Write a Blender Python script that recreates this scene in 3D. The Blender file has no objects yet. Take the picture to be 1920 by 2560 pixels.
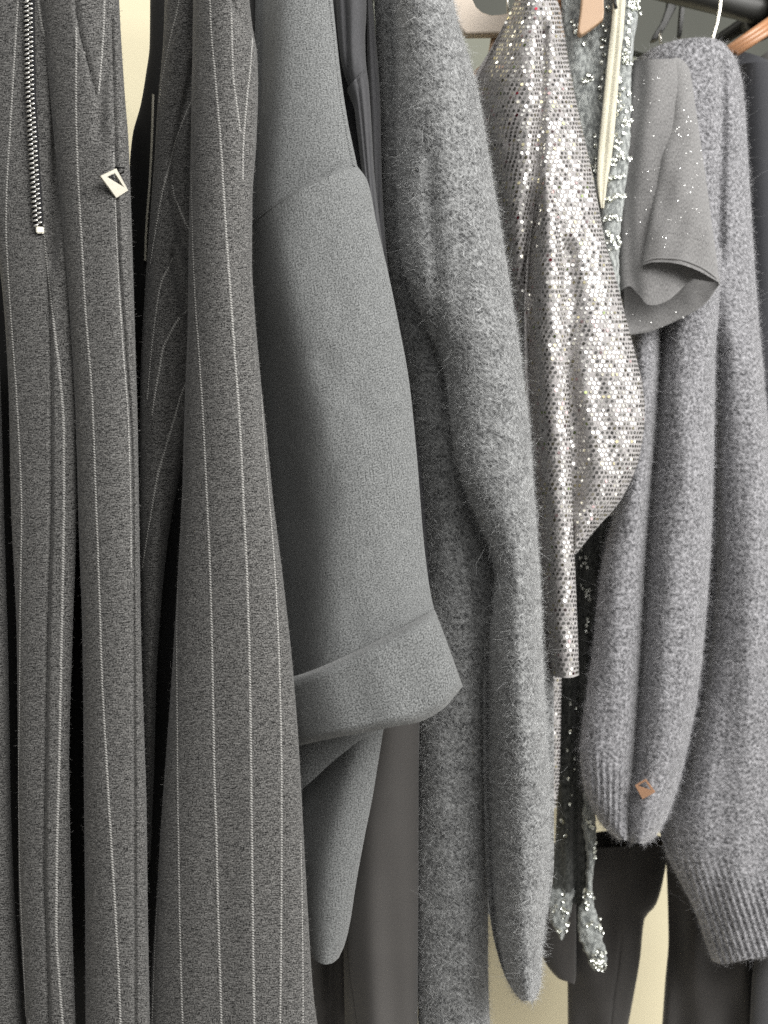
import bpy, bmesh, math, random
import numpy as np
from mathutils import Vector, Matrix
from mathutils.bvhtree import BVHTree

random.seed(7)
RNG = np.random.default_rng(11)
scene = bpy.context.scene
COL = scene.collection

# ------------------------------------------------------------------ camera
CAM_Z = 1.2
TX, TZ = 0.4125, 0.55                      # half field of view (tangents) of the portrait frame
cam_data = bpy.data.cameras.new("camera")
cam = bpy.data.objects.new("camera", cam_data)
COL.objects.link(cam)
cam.location = (0, 0, CAM_Z)
cam.rotation_euler = (math.pi / 2, 0, 0)
cam_data.sensor_fit = 'VERTICAL'
cam_data.sensor_height = 24.0
cam_data.lens = 12.0 / TZ
cam_data.clip_start = 0.02
cam_data.clip_end = 50
cam_data.dof.use_dof = True
cam_data.dof.focus_distance = 0.70
cam_data.dof.aperture_fstop = 5.6
scene.camera = cam

# ------------------------------------------------------------------ light
world = bpy.data.worlds.new("World")
scene.world = world
world.use_nodes = True
world.node_tree.nodes["Background"].inputs[0].default_value = (0.97, 0.98, 1.0, 1)
world.node_tree.nodes["Background"].inputs[1].default_value = 0.08


def area_light(name, loc, target, size, size_y, power, color):
    d = bpy.data.lights.new(name, 'AREA')
    d.shape = 'RECTANGLE'
    d.size, d.size_y = size, size_y
    d.energy = power
    d.color = color
    o = bpy.data.objects.new(name, d)
    COL.objects.link(o)
    o.location = loc
    v = Vector(target) - Vector(loc)
    o.rotation_euler = v.to_track_quat('-Z', 'Y').to_euler()
    return o


area_light("shop_key_lamp", (1.55, -0.55, 2.35), (0.15, 0.9, 1.15), 1.7, 1.4, 70, (1.0, 0.985, 0.955))
for lx, ly, pw_ in ((-0.9, -0.5, 5), (0.15, -0.7, 8), (1.5, -1.7, 10), (0.3, -1.9, 9), (-1.2, -1.9, 5), (2.4, -0.3, 12)):
    area_light("ceiling_panel_lamp", (lx, ly, 2.85), (lx * 0.6, ly + 0.5, 0.6), 0.9, 0.9, pw_, (1.0, 0.985, 0.955))
area_light("added_side_fill", (2.5, 0.35, 1.5), (0.4, 0.95, 1.15), 1.3, 1.6, 22, (1.0, 0.985, 0.955))  # added fill with no known source, brightens right-facing cloth and sequins
area_light("added_wall_wash", (-0.75, 0.80, 2.6), (-0.5, 1.1, 1.4), 0.5, 0.06, 3.2, (1.0, 0.95, 0.82))  # added light, no such fitting: brightens the wall at the upper left
area_light("added_wall_foot_fill", (0.35, 1.36, 0.06), (0.25, 1.46, 0.9), 1.2, 0.05, 1.3, (1.0, 0.92, 0.78))  # added strip light behind the rack to lift the lower wall

scene.view_settings.view_transform = 'Standard'
scene.view_settings.look = 'None'
scene.view_settings.exposure = 0.34
scene.view_settings.gamma = 1.0
scene.cycles.use_denoising = False

# ------------------------------------------------------------------ helpers


def tag(o, label=None, category=None, group=None, kind=None):
    if label: o["label"] = label
    if category: o["category"] = category
    if group: o["group"] = group
    if kind: o["kind"] = kind
    return o


def thing(name, label, category, loc=(0, 0, 0), group=None):
    o = bpy.data.objects.new(name, None)
    o.empty_display_size = 0.05
    COL.objects.link(o)
    o.location = loc
    tag(o, label, category, group)
    return o


def link(name, mesh, mat=None, parent=None):
    o = bpy.data.objects.new(name, mesh)
    COL.objects.link(o)
    if mat is not None and len(mesh.materials) == 0:
        mesh.materials.append(mat)
    if parent is not None:
        o.parent = parent
        w = parent.location.copy()
        pp = parent.parent
        while pp is not None:
            w += pp.location
            pp = pp.parent
        o.location = -w
    return o


def PX(px, py, Y):
    return np.stack([(px - 960.0) / 960.0 * TX * Y, Y + 0 * px, CAM_Z + (1280.0 - py) / 1280.0 * TZ * Y], -1)


def P(px, py, Y):
    return Vector(((px - 960.0) / 960.0 * TX * Y, Y, CAM_Z + (1280.0 - py) / 1280.0 * TZ * Y))


def pchip(x, y, q):
    x = np.asarray(x, float); y = np.asarray(y, float); q = np.clip(q, x[0], x[-1])
    if len(x) == 2:
        return y[0] + (y[1] - y[0]) * (q - x[0]) / (x[1] - x[0])
    h = np.diff(x); d = np.diff(y) / h
    m = np.zeros_like(y)
    for i in range(1, len(x) - 1):
        if d[i - 1] * d[i] > 0:
            w1, w2 = 2 * h[i] + h[i - 1], h[i] + 2 * h[i - 1]
            m[i] = (w1 + w2) / (w1 / d[i - 1] + w2 / d[i])
    m[0], m[-1] = d[0], d[-1]
    k = np.clip(np.searchsorted(x, q, side='right') - 1, 0, len(x) - 2)
    t = (q - x[k]) / h[k]
    t2, t3 = t * t, t * t * t
    return ((2 * t3 - 3 * t2 + 1) * y[k] + (t3 - 2 * t2 + t) * h[k] * m[k] + (-2 * t3 + 3 * t2) * y[k + 1] + (t3 - t2) * h[k] * m[k + 1])


def line_x(poly, py):
    ys = [p[1] for p in poly]; xs = [p[0] for p in poly]
    return pchip(ys, xs, py)


def fade(poly, py, f):
    y0, y1 = poly[0][1], poly[-1][1]
    a = np.clip((py - (y0 - f)) / f, 0, 1) if f else 1.0
    b = np.clip(((y1 + f) - py) / f, 0, 1) if f else 1.0
    return a * a * (3 - 2 * a) * b * b * (3 - 2 * b)


def groove(poly, w, d, f=50):
    return lambda x, y: -d * np.exp(-((x - line_x(poly, y)) / w) ** 2) * fade(poly, y, f)


def step(poly, w, d, f=60):
    return lambda x, y: d * (0.5 + 0.5 * np.tanh((x - line_x(poly, y)) / w)) * fade(poly, y, f)


def bend(poly, w, k, f=120):
    """cloth left of the line turns back, k metres per pixel"""
    return lambda x, y: -k * w * np.log1p(np.exp(np.clip((line_x(poly, y) - x) / w, -30, 30))) * fade(poly, y, f)


def bend_r(poly, w, k, f=120):
    return lambda x, y: -k * w * np.log1p(np.exp(np.clip((x - line_x(poly, y)) / w, -30, 30))) * fade(poly, y, f)


def waves(seed, amp, lx=90.0, ly=420.0, n=5):
    r = np.random.default_rng(seed)
    a = r.uniform(0, 6.28, n); fx = r.uniform(0.5, 1.6, n) * 6.28 / lx; fy = r.uniform(-1.5, 1.5, n) * 6.28 / ly
    g = r.uniform(0.4, 1.0, n)
    return lambda x, y: amp * sum(g[i] * np.sin(fx[i] * x + fy[i] * y + a[i]) for i in range(n)) / n


class Cloth:
    pass


def cloth(name, rows, D, mat, parent, bulge=0.02, back=0.05, feats=(), power=0.5, bow=None, rowpx=14.0, colpx=4.0,
          dD=None, sheet=False, kind=None, ragged=0.0):
    """A hanging tube (or sheet) of cloth. rows: (xl, yl, xr, yr); D: distance of its side edges."""
    rows = [r if len(r) == 4 else (r[1], r[0], r[2], r[0]) for r in rows]
    if rows[0][1] <= -40 and rows[0][3] <= -40 and dD is None and not sheet:
        xl_, yl_, xr_, yr_ = rows[0]; cx_, hw_ = (xl_ + xr_) / 2, (xr_ - xl_) / 2
        rise = min(190.0, 60 + hw_ * 1.6)
        rows = [(cx_ - hw_ * 0.25, yl_ - rise, cx_ + hw_ * 0.25, yr_ - rise), (cx_ - hw_ * 0.70, yl_ - rise * 0.72, cx_ + hw_ * 0.70, yr_ - rise * 0.72),
                (cx_ - hw_ * 0.92, yl_ - rise * 0.35, cx_ + hw_ * 0.92, yr_ - rise * 0.35)] + rows
    R = np.array(rows, float)
    mid = np.stack([(R[:, 0] + R[:, 2]) / 2, (R[:, 1] + R[:, 3]) / 2], 1)
    seg = np.hypot(*np.diff(mid, axis=0).T)
    seg = np.maximum(seg, np.maximum(np.hypot(*np.diff(R[:, :2], axis=0).T), np.hypot(*np.diff(R[:, 2:], axis=0).T)) * 0.8)
    t = np.concatenate([[0], np.cumsum(seg)])
    nr = max(6, int(t[-1] / rowpx))
    tq = np.linspace(0, t[-1], nr + 1)
    C = [pchip(t, R[:, i], tq)[:, None] for i in range(4)]
    if ragged:
        for i_ in (0, 2):
            w_ = RNG.normal(size=(nr + 1, 1)); w_ = w_ + 0.6 * np.roll(w_, 1) + 0.3 * np.roll(w_, 2)
            C[i_] = C[i_] + w_ * ragged * np.minimum(1, np.abs(C[2] - C[0]) / 30)
    wmax = np.max(np.hypot(R[:, 2] - R[:, 0], R[:, 3] - R[:, 1]))
    nc = max(14, int(wmax / colpx))
    th = np.linspace(0, math.pi, nc + 1)[None, :]
    s = 0.65 * (1 - np.cos(th)) / 2 + 0.35 * th / math.pi
    B = np.maximum(0, 4 * s * (1 - s)) ** power
    px = C[0] + (C[2] - C[0]) * s
    py = C[1] + (C[3] - C[1]) * s
    if bow is not None:                                # bow: {row index: samples across}
        bt = []; bv = []
        bw = {(k if k >= 0 else len(t) + k): v for k, v in bow.items()}
        for k in sorted(bw):
            bt.append(t[k])
            smp = bw[k]
            bv.append(pchip(np.linspace(0, 1, len(smp)), smp, s[0]))
        bv = np.array(bv)
        off = np.stack([np.interp(tq, bt, bv[:, j]) for j in range(nc + 1)], 1)
        py = py + off
    Dt = np.full_like(C[0], D)
    if dD is not None:
        Dt = Dt + np.interp(tq / t[-1], [d[0] for d in dD], [d[1] for d in dD])[:, None]
    depth = bulge * B
    for f in feats:
        depth = depth + f(px, py) * np.minimum(1, B * 2.5)
    Y = Dt - depth
    F = PX(px, py, Y)
    c = Cloth(); c.grid = F; c.name = name
    n1, m1 = F.shape[:2]
    du = np.linalg.norm(np.diff(F, axis=1), axis=2); U = np.concatenate([np.zeros((n1, 1)), np.cumsum(du, 1)], 1)
    U = U - U[:, m1 // 2:m1 // 2 + 1]
    dv = np.linalg.norm(np.diff(F, axis=0), axis=2); V = np.concatenate([np.zeros((1, m1)), np.cumsum(dv, 0)], 0)
    V = np.repeat(V.mean(1, keepdims=True), m1, 1)
    c.U, c.V = U, V
    verts = F.reshape(-1, 3)
    idx = np.arange(n1 * m1).reshape(n1, m1)
    q = np.stack([idx[:-1, :-1], idx[1:, :-1], idx[1:, 1:], idx[:-1, 1:]], -1).reshape(-1, 4)
    uv = np.stack([U, V], -1).reshape(-1, 2)
    c.bvh = BVHTree.FromPolygons([tuple(v) for v in verts], [tuple(int(i) for i in f) for f in q])
    if not sheet:
        nb = 12
        tb = np.linspace(0, math.pi, nb + 1)[1:-1][None, :]
        sb = (1 + np.cos(tb)) / 2
        pxb = C[0] + (C[2] - C[0]) * sb
        pyb = C[1] + (C[3] - C[1]) * sb
        Yb = Dt + back * np.sin(tb)
        Xb = PX(pxb, pyb, Yb)
        Zf = PX(pxb, pyb, Dt + 0 * Yb)[..., 2]
        Xb[..., 2] = Zf
        vb = Xb.reshape(-1, 3)
        o = len(verts)
        ib = np.arange(n1 * (nb - 1)).reshape(n1, nb - 1) + o
        ring = np.concatenate([idx[:, -1:], ib, idx[:, :1]], 1)
        qb = np.stack([ring[:-1, :-1], ring[1:, :-1], ring[1:, 1:], ring[:-1, 1:]], -1).reshape(-1, 4)
        ub = U[:, -1:] + np.cumsum(np.full((n1, nb - 1), 0.012), 1)
        uvb = np.stack([ub, np.repeat(V[:, :1], nb - 1, 1)], -1).reshape(-1, 2)
        verts = np.concatenate([verts, vb]); q = np.concatenate([q, qb]); uv = np.concatenate([uv, uvb])
    me = bpy.data.meshes.new(name)
    me.from_pydata(verts.tolist(), [], q.tolist())
    lay = me.uv_layers.new(name="UVMap")
    li = np.zeros(len(me.loops), np.int32); me.loops.foreach_get("vertex_index", li)
    lay.data.foreach_set("uv", uv[li].astype(np.float32).ravel())
    me.polygons.foreach_set("use_smooth", np.ones(len(me.polygons), bool))
    me.update()
    c.obj = link(name, me, mat, parent)
    if sheet:
        md = c.obj.modifiers.new("thickness", 'SOLIDIFY'); md.thickness = 0.0015; md.offset = 1.0 if sheet == 'b' else -1.0
    if kind: c.obj["kind"] = kind
    return c


def drop(c, px, py):
    o = Vector((0, 0, CAM_Z)); d = (P(px, py, 1.0) - o).normalized()
    hit, n, _, _ = c.bvh.ray_cast(o, d)
    if hit is None:
        hit, n, _, _ = c.bvh.find_nearest(P(px, py, float(c.grid[..., 1].mean())))
    if n.dot(d) > 0: n = -n
    return hit, n


def seam_points(c, poly, pitch):
    t = np.concatenate([[0], np.cumsum([math.hypot(b[0] - a[0], b[1] - a[1]) for a, b in zip(poly, poly[1:])])])
    q = np.linspace(0, t[-1], max(8, int(t[-1] / 12)))
    xs = pchip(t, [p[0] for p in poly], q); ys = pchip(t, [p[1] for p in poly], q)
    pts = [drop(c, x, y) for x, y in zip(xs, ys)]
    L = [0.0]
    for a, b in zip(pts, pts[1:]): L.append(L[-1] + min(0.02, (b[0] - a[0]).length))
    out = []
    n = max(2, int(L[-1] / pitch))
    for i in range(n):
        d = L[-1] * (i + 0.5) / n
        k = min(len(L) - 2, max(0, int(np.searchsorted(L, d)) - 1))
        f = (d - L[k]) / max(1e-9, L[k + 1] - L[k])
        p = pts[k][0].lerp(pts[k + 1][0], f); nn = pts[k][1].lerp(pts[k + 1][1], f).normalized()
        tg = (pts[k + 1][0] - pts[k][0]).normalized()
        out.append((p, nn, tg))
    return out


def add_bip(V, F, p, ax, bx, cx):
    """a small elongated eight-faced stitch"""
    o = len(V)
    V += [p + ax, p - ax, p + bx, p - bx, p + cx, p - cx]
    for a, b, c_ in ((0, 2, 4), (2, 1, 4), (1, 3, 4), (3, 0, 4), (2, 0, 5), (1, 2, 5), (3, 1, 5), (0, 3, 5)):
        F.append((o + a, o + b, o + c_))


def pinstripe(c, poly, width=0.0009, pitch=0.0018, name="pinstripe", mat=None, slant=0.62, thick=0.0003, lift=0.0001):
    V, F = [], []
    if name == 'pinstripe': width *= 1.1
    for p, n, tg in seam_points(c, poly, pitch):
        side = n.cross(tg).normalized()
        j = random.uniform(0.85, 1.15)
        ax = (side * math.cos(slant) + tg * math.sin(slant)) * width * j
        bx = (tg * math.cos(slant) - side * math.sin(slant)) * pitch * 0.40
        add_bip(V, F, p + n * lift + side * random.uniform(-1, 1) * width * 0.12, ax, bx, n * thick)
    me = bpy.data.meshes.new(name)
    me.from_pydata([tuple(v) for v in V], [], F)
    return link(name, me, mat or M['chalk'], c.obj)


def ribbon(c, poly, w, name, mat, lift=0.0003, thick=0.0006, parent=None):
    pts = seam_points(c, poly, 0.004)
    V, F = [], []
    for p, n, tg in pts:
        s = n.cross(tg).normalized() * w
        V += [p - s + n * lift * 0.2, p - s * 0.9 + n * (lift + thick), p + s * 0.9 + n * (lift + thick), p + s + n * lift * 0.2]
    for i in range(len(pts) - 1):
        for k in range(3):
            a = i * 4 + k; F.append((a, a + 1, a + 5, a + 4))
    me = bpy.data.meshes.new(name)
    me.from_pydata([tuple(v) for v in V], [], F)
    me.polygons.foreach_set("use_smooth", np.ones(len(me.polygons), bool))
    return link(name, me, mat, parent or c.obj)


def fuzz(c, n, length, radius, mat, lift=0.5, name="fuzz", curl=0.6, npt=5, rows=(0.0, 1.0), parent=None):
    """loose fibres standing on the cloth"""
    G = c.grid
    a, b, d = G[:-1, :-1], G[1:, :-1], G[:-1, 1:]
    nv = np.cross(b - a, d - a)
    area = np.linalg.norm(nv, axis=2)
    view = G[:-1, :-1] - np.array([0, 0, CAM_Z])
    flip = np.sign(-(nv * view).sum(2)); flip[flip == 0] = 1
    k0, k1 = int(rows[0] * area.shape[0]), int(rows[1] * area.shape[0])
    area[:k0] = 0; area[k1:] = 0
    pr = (area / area.sum()).ravel()
    idx = RNG.choice(pr.size, size=n, p=pr)
    i, j = np.unravel_index(idx, area.shape)
    u = RNG.random((n, 1)); v = RNG.random((n, 1))
    p = a[i, j] * (1 - u) * (1 - v) + b[i, j] * u * (1 - v) + d[i, j] * (1 - u) * v + G[1:, 1:][i, j] * u * v
    nn = nv[i, j] * flip[i, j][:, None]; nn /= np.linalg.norm(nn, axis=1, keepdims=True) + 1e-12
    rnd = RNG.normal(size=(n, 3)); tan = rnd - nn * (rnd * nn).sum(1, keepdims=True)
    tan /= np.linalg.norm(tan, axis=1, keepdims=True) + 1e-12
    L = length * (0.45 + RNG.gamma(2.0, 0.35, size=(n, 1)))
    dirn = tan + nn * lift * RNG.random((n, 1)) * 1.5
    dirn /= np.linalg.norm(dirn, axis=1, keepdims=True)
    bi = np.cross(dirn, RNG.normal(size=(n, 3))); bi /= np.linalg.norm(bi, axis=1, keepdims=True) + 1e-12
    ang = RNG.normal(size=(n, 1)) * curl
    pts = np.zeros((n, npt, 3)); pts[:, 0] = p - nn * 0.0004
    cur = dirn
    for m in range(1, npt):
        pts[:, m] = pts[:, m - 1] + cur * L / (npt - 1)
        cur = cur * np.cos(ang) + bi * np.sin(ang) + RNG.normal(size=(n, 3)) * 0.12
        cur /= np.linalg.norm(cur, axis=1, keepdims=True)
    hc = bpy.data.hair_curves.new(name)
    hc.add_curves([npt] * n)
    hc.points.foreach_set("position", pts.astype(np.float32).ravel())
    rad = np.tile(np.linspace(1.0, 0.45, npt) * radius, n).astype(np.float32)
    hc.points.foreach_set("radius", rad)
    hc.materials.append(mat)
    o = bpy.data.objects.new(name, hc)
    COL.objects.link(o)
    o.parent = parent or c.obj
    o["kind"] = "stuff"
    return o


def extrude_outline(name, pts, Y, thick, mat, parent, bevel=0.0012):
    """solid plate from an outline, with rounded edges and real thickness"""
    bm = bmesh.new()
    vs = [bm.verts.new(P(x, y, Y)) for x, y in pts]
    f = bm.faces.new(vs)
    r = bmesh.ops.extrude_face_region(bm, geom=[f])
    for v in [g for g in r['geom'] if isinstance(g, bmesh.types.BMVert)]:
        v.co.y += thick
    bmesh.ops.recalc_face_normals(bm, faces=bm.faces)
    if bevel:
        bmesh.ops.bevel(bm, geom=[e for e in bm.edges if e.calc_face_angle(0) > 0.9], offset=bevel, segments=2, affect='EDGES', profile=0.5)
    me = bpy.data.meshes.new(name); bm.to_mesh(me); bm.free()
    return link(name, me, mat, parent)


def rod(name, pts, r, mat, parent=None, n=12, caps=True):
    V, F = [], []
    m = len(pts)
    pts = [Vector(p) for p in pts]
    up = Vector((0.3, 0.2, 0.93))
    for i, p in enumerate(pts):
        tg = (pts[min(m - 1, i + 1)] - pts[max(0, i - 1)]).normalized()
        a = tg.cross(up).normalized(); b = tg.cross(a)
        for k in range(n):
            w = 2 * math.pi * k / n
            V.append(p + (a * math.cos(w) + b * math.sin(w)) * r)
    for i in range(m - 1):
        for k in range(n):
            F.append((i * n + k, i * n + (k + 1) % n, (i + 1) * n + (k + 1) % n, (i + 1) * n + k))
    if caps:
        F.append(tuple(range(n))[::-1]); F.append(tuple((m - 1) * n + k for k in range(n)))
    me = bpy.data.meshes.new(name); me.from_pydata([tuple(v) for v in V], [], F)
    me.polygons.foreach_set("use_smooth", np.ones(len(me.polygons), bool))
    return link(name, me, mat, parent)


# ------------------------------------------------------------------ materials
M = {}


def base_mat(name):
    m = bpy.data.materials.new(name); m.use_nodes = True
    nt = m.node_tree
    return m, nt, nt.nodes["Principled BSDF"]


def N(nt, kind, **kw):
    n = nt.nodes.new(kind)
    for k, v in kw.items(): setattr(n, k, v)
    return n


def fabric(name, dark, light, scale=(900, 900), contrast=(0.35, 0.65), rough=0.9, sheen=0.25, bump=0.4, mott=0.25, mott_scale=60,
           twill=None, detail=2.0, spec=0.15, bumpd=0.0004, rib=None, streak=None, fibres=None):
    m, nt, b = base_mat(name)
    tc = N(nt, 'ShaderNodeTexCoord')
    mp = N(nt, 'ShaderNodeMapping'); mp.inputs['Scale'].default_value = (scale[0], scale[1], 1)
    nt.links.new(tc.outputs['UV'], mp.inputs['Vector'])
    no = N(nt, 'ShaderNodeTexNoise'); no.inputs['Scale'].default_value = 1.0; no.inputs['Detail'].default_value = detail
    no.inputs['Roughness'].default_value = 0.6
    nt.links.new(mp.outputs[0], no.inputs['Vector'])
    h = no.outputs['Fac']

    def more_noise(sx, sy, rot, det=3.0, dist=0.0):
        # mapping keeps the angle, a second one stretches
        m1 = N(nt, 'ShaderNodeMapping'); m1.inputs['Rotation'].default_value = (0, 0, rot)
        m2 = N(nt, 'ShaderNodeMapping'); m2.inputs['Scale'].default_value = (sx, sy, 1)
        nt.links.new(tc.outputs['UV'], m1.inputs['Vector']); nt.links.new(m1.outputs[0], m2.inputs['Vector'])
        q = N(nt, 'ShaderNodeTexNoise'); q.inputs['Scale'].default_value = 1.0; q.inputs['Detail'].default_value = det
        q.inputs['Distortion'].default_value = dist
        nt.links.new(m2.outputs[0], q.inputs['Vector'])
        return q.outputs['Fac']

    def math2(op, a_, b_):
        n_ = N(nt, 'ShaderNodeMath', operation=op)
        for i_, v_ in enumerate((a_, b_)):
            if isinstance(v_, (int, float)): n_.inputs[i_].default_value = v_
            else: nt.links.new(v_, n_.inputs[i_])
        return n_.outputs[0]
    if streak:
        for sx_, sy_, wt in streak:
            q_ = more_noise(sx_, sy_, 0.05, 4.0, 0.4)
            h = math2('ADD', math2('MULTIPLY', h, 1 - wt), math2('MULTIPLY', q_, wt))
    if fibres:
        fl, ft, wt = fibres
        acc = None
        for rot in (0.5, -0.7, 1.45, 2.4):
            q_ = more_noise(fl, ft, rot, 2.0, 0.6)
            acc = q_ if acc is None else math2('MAXIMUM', acc, q_)
        acc = math2('SUBTRACT', acc, 0.13)
        h = math2('ADD', math2('MULTIPLY', h, 1 - wt), math2('MULTIPLY', acc, wt))
    mp2 = N(nt, 'ShaderNodeMapping'); mp2.inputs['Scale'].default_value = (mott_scale * 0.6, mott_scale * 1.6, 1)
    nt.links.new(tc.outputs['UV'], mp2.inputs['Vector'])
    no2 = N(nt, 'ShaderNodeTexNoise'); no2.inputs['Scale'].default_value = 1.0; no2.inputs['Detail'].default_value = 4.0
    nt.links.new(mp2.outputs[0], no2.inputs['Vector'])
    mr = N(nt, 'ShaderNodeMapRange'); mr.inputs['From Min'].default_value = contrast[0]; mr.inputs['From Max'].default_value = contrast[1]
    nt.links.new(h, mr.inputs['Value'])
    mx = N(nt, 'ShaderNodeMath', operation='MULTIPLY_ADD')
    sb = N(nt, 'ShaderNodeMath', operation='SUBTRACT'); sb.inputs[1].default_value = 0.5
    nt.links.new(no2.outputs['Fac'], sb.inputs[0])
    nt.links.new(sb.outputs[0], mx.inputs[0]); mx.inputs[1].default_value = mott * 2; nt.links.new(mr.outputs[0], mx.inputs[2])
    fac = mx.outputs[0]
    height = h
    if twill:
        wv = N(nt, 'ShaderNodeTexWave', wave_type='BANDS', bands_direction='DIAGONAL'); wv.inputs['Scale'].default_value = twill
        wv.inputs['Distortion'].default_value = 1.5; wv.inputs['Detail'].default_value = 1.0
        wv.inputs['Detail Scale'].default_value = 2.0
        nt.links.new(tc.outputs['UV'], wv.inputs['Vector'])
        ad = N(nt, 'ShaderNodeMath', operation='MULTIPLY_ADD'); ad.inputs[1].default_value = 0.3
        nt.links.new(wv.outputs['Fac'], ad.inputs[0]); nt.links.new(h, ad.inputs[2]); height = ad.outputs[0]
    if rib:
        wv = N(nt, 'ShaderNodeTexWave', wave_type='BANDS', bands_direction='X'); wv.inputs['Scale'].default_value = rib
        wv.inputs['Distortion'].default_value = 0.6
        nt.links.new(tc.outputs['UV'], wv.inputs['Vector'])
        ad = N(nt, 'ShaderNodeMath', operation='MULTIPLY_ADD'); ad.inputs[1].default_value = 0.6
        nt.links.new(wv.outputs['Fac'], ad.inputs[0]); nt.links.new(height, ad.inputs[2]); height = ad.outputs[0]
    mix = N(nt, 'ShaderNodeMix', data_type='RGBA')
    mix.inputs[6].default_value = (*dark, 1); mix.inputs[7].default_value = (*light, 1)
    nt.links.new(fac, mix.inputs[0]); mix.clamp_factor = True
    nt.links.new(mix.outputs[2], b.inputs['Base Color'])
    b.inputs['Roughness'].default_value = rough
    b.inputs['Specular IOR Level'].default_value = spec
    b.inputs['Sheen Weight'].default_value = sheen
    b.inputs['Sheen Roughness'].default_value = 0.5
    bp = N(nt, 'ShaderNodeBump'); bp.inputs['Strength'].default_value = bump; bp.inputs['Distance'].default_value = bumpd
    nt.links.new(height, bp.inputs['Height']); nt.links.new(bp.outputs[0], b.inputs['Normal'])
    M[name] = m
    return m


def solid(name, col, rough=0.5, metal=0.0, noise=0.0, scale=60, spec=0.5, bump=0.0):
    m, nt, b = base_mat(name)
    b.inputs['Base Color'].default_value = (*col, 1)
    b.inputs['Roughness'].default_value = rough
    b.inputs['Metallic'].default_value = metal
    b.inputs['Specular IOR Level'].default_value = spec
    if noise or bump:
        tc = N(nt, 'ShaderNodeTexCoord')
        no = N(nt, 'ShaderNodeTexNoise'); no.inputs['Scale'].default_value = scale; no.inputs['Detail'].default_value = 5
        nt.links.new(tc.outputs['Object'], no.inputs['Vector'])
        mr = N(nt, 'ShaderNodeMapRange'); mr.inputs['To Min'].default_value = 1 - noise; mr.inputs['To Max'].default_value = 1 + noise
        nt.links.new(no.outputs['Fac'], mr.inputs['Value'])
        vm = N(nt, 'ShaderNodeVectorMath', operation='SCALE'); vm.inputs[0].default_value = col
        nt.links.new(mr.outputs[0], vm.inputs['Scale']); nt.links.new(vm.outputs[0], b.inputs['Base Color'])
        if bump:
            bp = N(nt, 'ShaderNodeBump'); bp.inputs['Strength'].default_value = bump; bp.inputs['Distance'].default_value = 0.0006
            nt.links.new(no.outputs['Fac'], bp.inputs['Height']); nt.links.new(bp.outputs[0], b.inputs['Normal'])
    M[name] = m
    return m


def fibre(name, c0, c1, rough=0.6):
    m, nt, b = base_mat(name)
    hi = N(nt, 'ShaderNodeHairInfo')
    mix = N(nt, 'ShaderNodeMix', data_type='RGBA')
    mix.inputs[6].default_value = (*c0, 1); mix.inputs[7].default_value = (*c1, 1)
    pw = N(nt, 'ShaderNodeMath', operation='POWER'); pw.inputs[1].default_value = 1.6
    nt.links.new(hi.outputs['Random'], pw.inputs[0]); nt.links.new(pw.outputs[0], mix.inputs[0])
    nt.links.new(mix.outputs[2], b.inputs['Base Color'])
    b.inputs['Roughness'].default_value = rough; b.inputs['Specular IOR Level'].default_value = 0.3
    M[name] = m
    return m


fabric('flannel', (0.008, 0.008, 0.008), (0.24, 0.236, 0.228), scale=(1000, 1150), contrast=(0.42, 0.66), mott=0.14, mott_scale=110, bump=0.5, sheen=0.12, detail=2,
       streak=((250, 1050, 0.36),), twill=300)
fabric('worsted', (0.040, 0.042, 0.042), (0.235, 0.242, 0.242), scale=(800, 860), contrast=(0.36, 0.63), twill=300, mott=0.05, mott_scale=30, bump=0.4, sheen=0.2, streak=((800, 110, 0.22),))
fabric('satin', (0.060, 0.060, 0.064), (0.080, 0.080, 0.085), scale=(700, 300), rough=0.8, sheen=0.2, bump=0.08, mott=0.1, spec=0.2)
fabric('taupe', (0.055, 0.052, 0.050), (0.088, 0.083, 0.079), scale=(1500, 1500), rough=0.7, sheen=0.15, bump=0.12, mott=0.25, mott_scale=18, spec=0.25)
fabric('mohair', (0.030, 0.031, 0.032), (0.50, 0.508, 0.51), scale=(300, 330), contrast=(0.40, 0.66), mott=0.32, mott_scale=60, bump=0.9, bumpd=0.0012, detail=4, sheen=0.4, fibres=(130, 900, 0.62))
fabric('boucle', (0.045, 0.045, 0.049), (0.49, 0.486, 0.51), scale=(230, 260), contrast=(0.40, 0.64), mott=0.20, mott_scale=40, bump=1.0, bumpd=0.0018, detail=3, sheen=0.4, fibres=(120, 620, 0.5))
fabric('spangle_cloth', (0.19, 0.182, 0.181), (0.46, 0.438, 0.432), scale=(900, 350), contrast=(0.35, 0.7), rough=0.85, mott=0.1, bump=0.6, spec=0.15)
fabric('lace', (0.18, 0.193, 0.19), (0.48, 0.505, 0.49), scale=(260, 130), contrast=(0.4, 0.62), rough=0.6, mott=0.3, mott_scale=80, bump=0.9, bumpd=0.001, rib=330)
fabric('sheer', (0.025, 0.027, 0.025), (0.10, 0.104, 0.098), scale=(300, 150), rough=0.6, mott=0.3, mott_scale=60, bump=0.5)
fabric('jersey', (0.095, 0.093, 0.093), (0.25, 0.246, 0.244), scale=(1100, 380), contrast=(0.3, 0.7), mott=0.12, mott_scale=40, bump=0.3, sheen=0.3)
fabric('navy', (0.030, 0.031, 0.036), (0.065, 0.066, 0.072), scale=(1000, 1000), mott=0.1, bump=0.3)
fabric('denim', (0.027, 0.025, 0.024), (0.064, 0.060, 0.057), scale=(1000, 1000), mott=0.3, mott_scale=14, bump=0.3, twill=300)
fabric('lining_gap_shade', (0.006, 0.006, 0.006), (0.014, 0.014, 0.014), scale=(900, 900), mott=0.2, bump=0.2, rough=0.6)  # black lining cloth, also the painted shade in gaps between panels
fabric('tape', (0.42, 0.40, 0.31), (0.62, 0.59, 0.48), scale=(500, 900), mott=0.1, bump=0.5, rib=180, rough=0.8)
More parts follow.
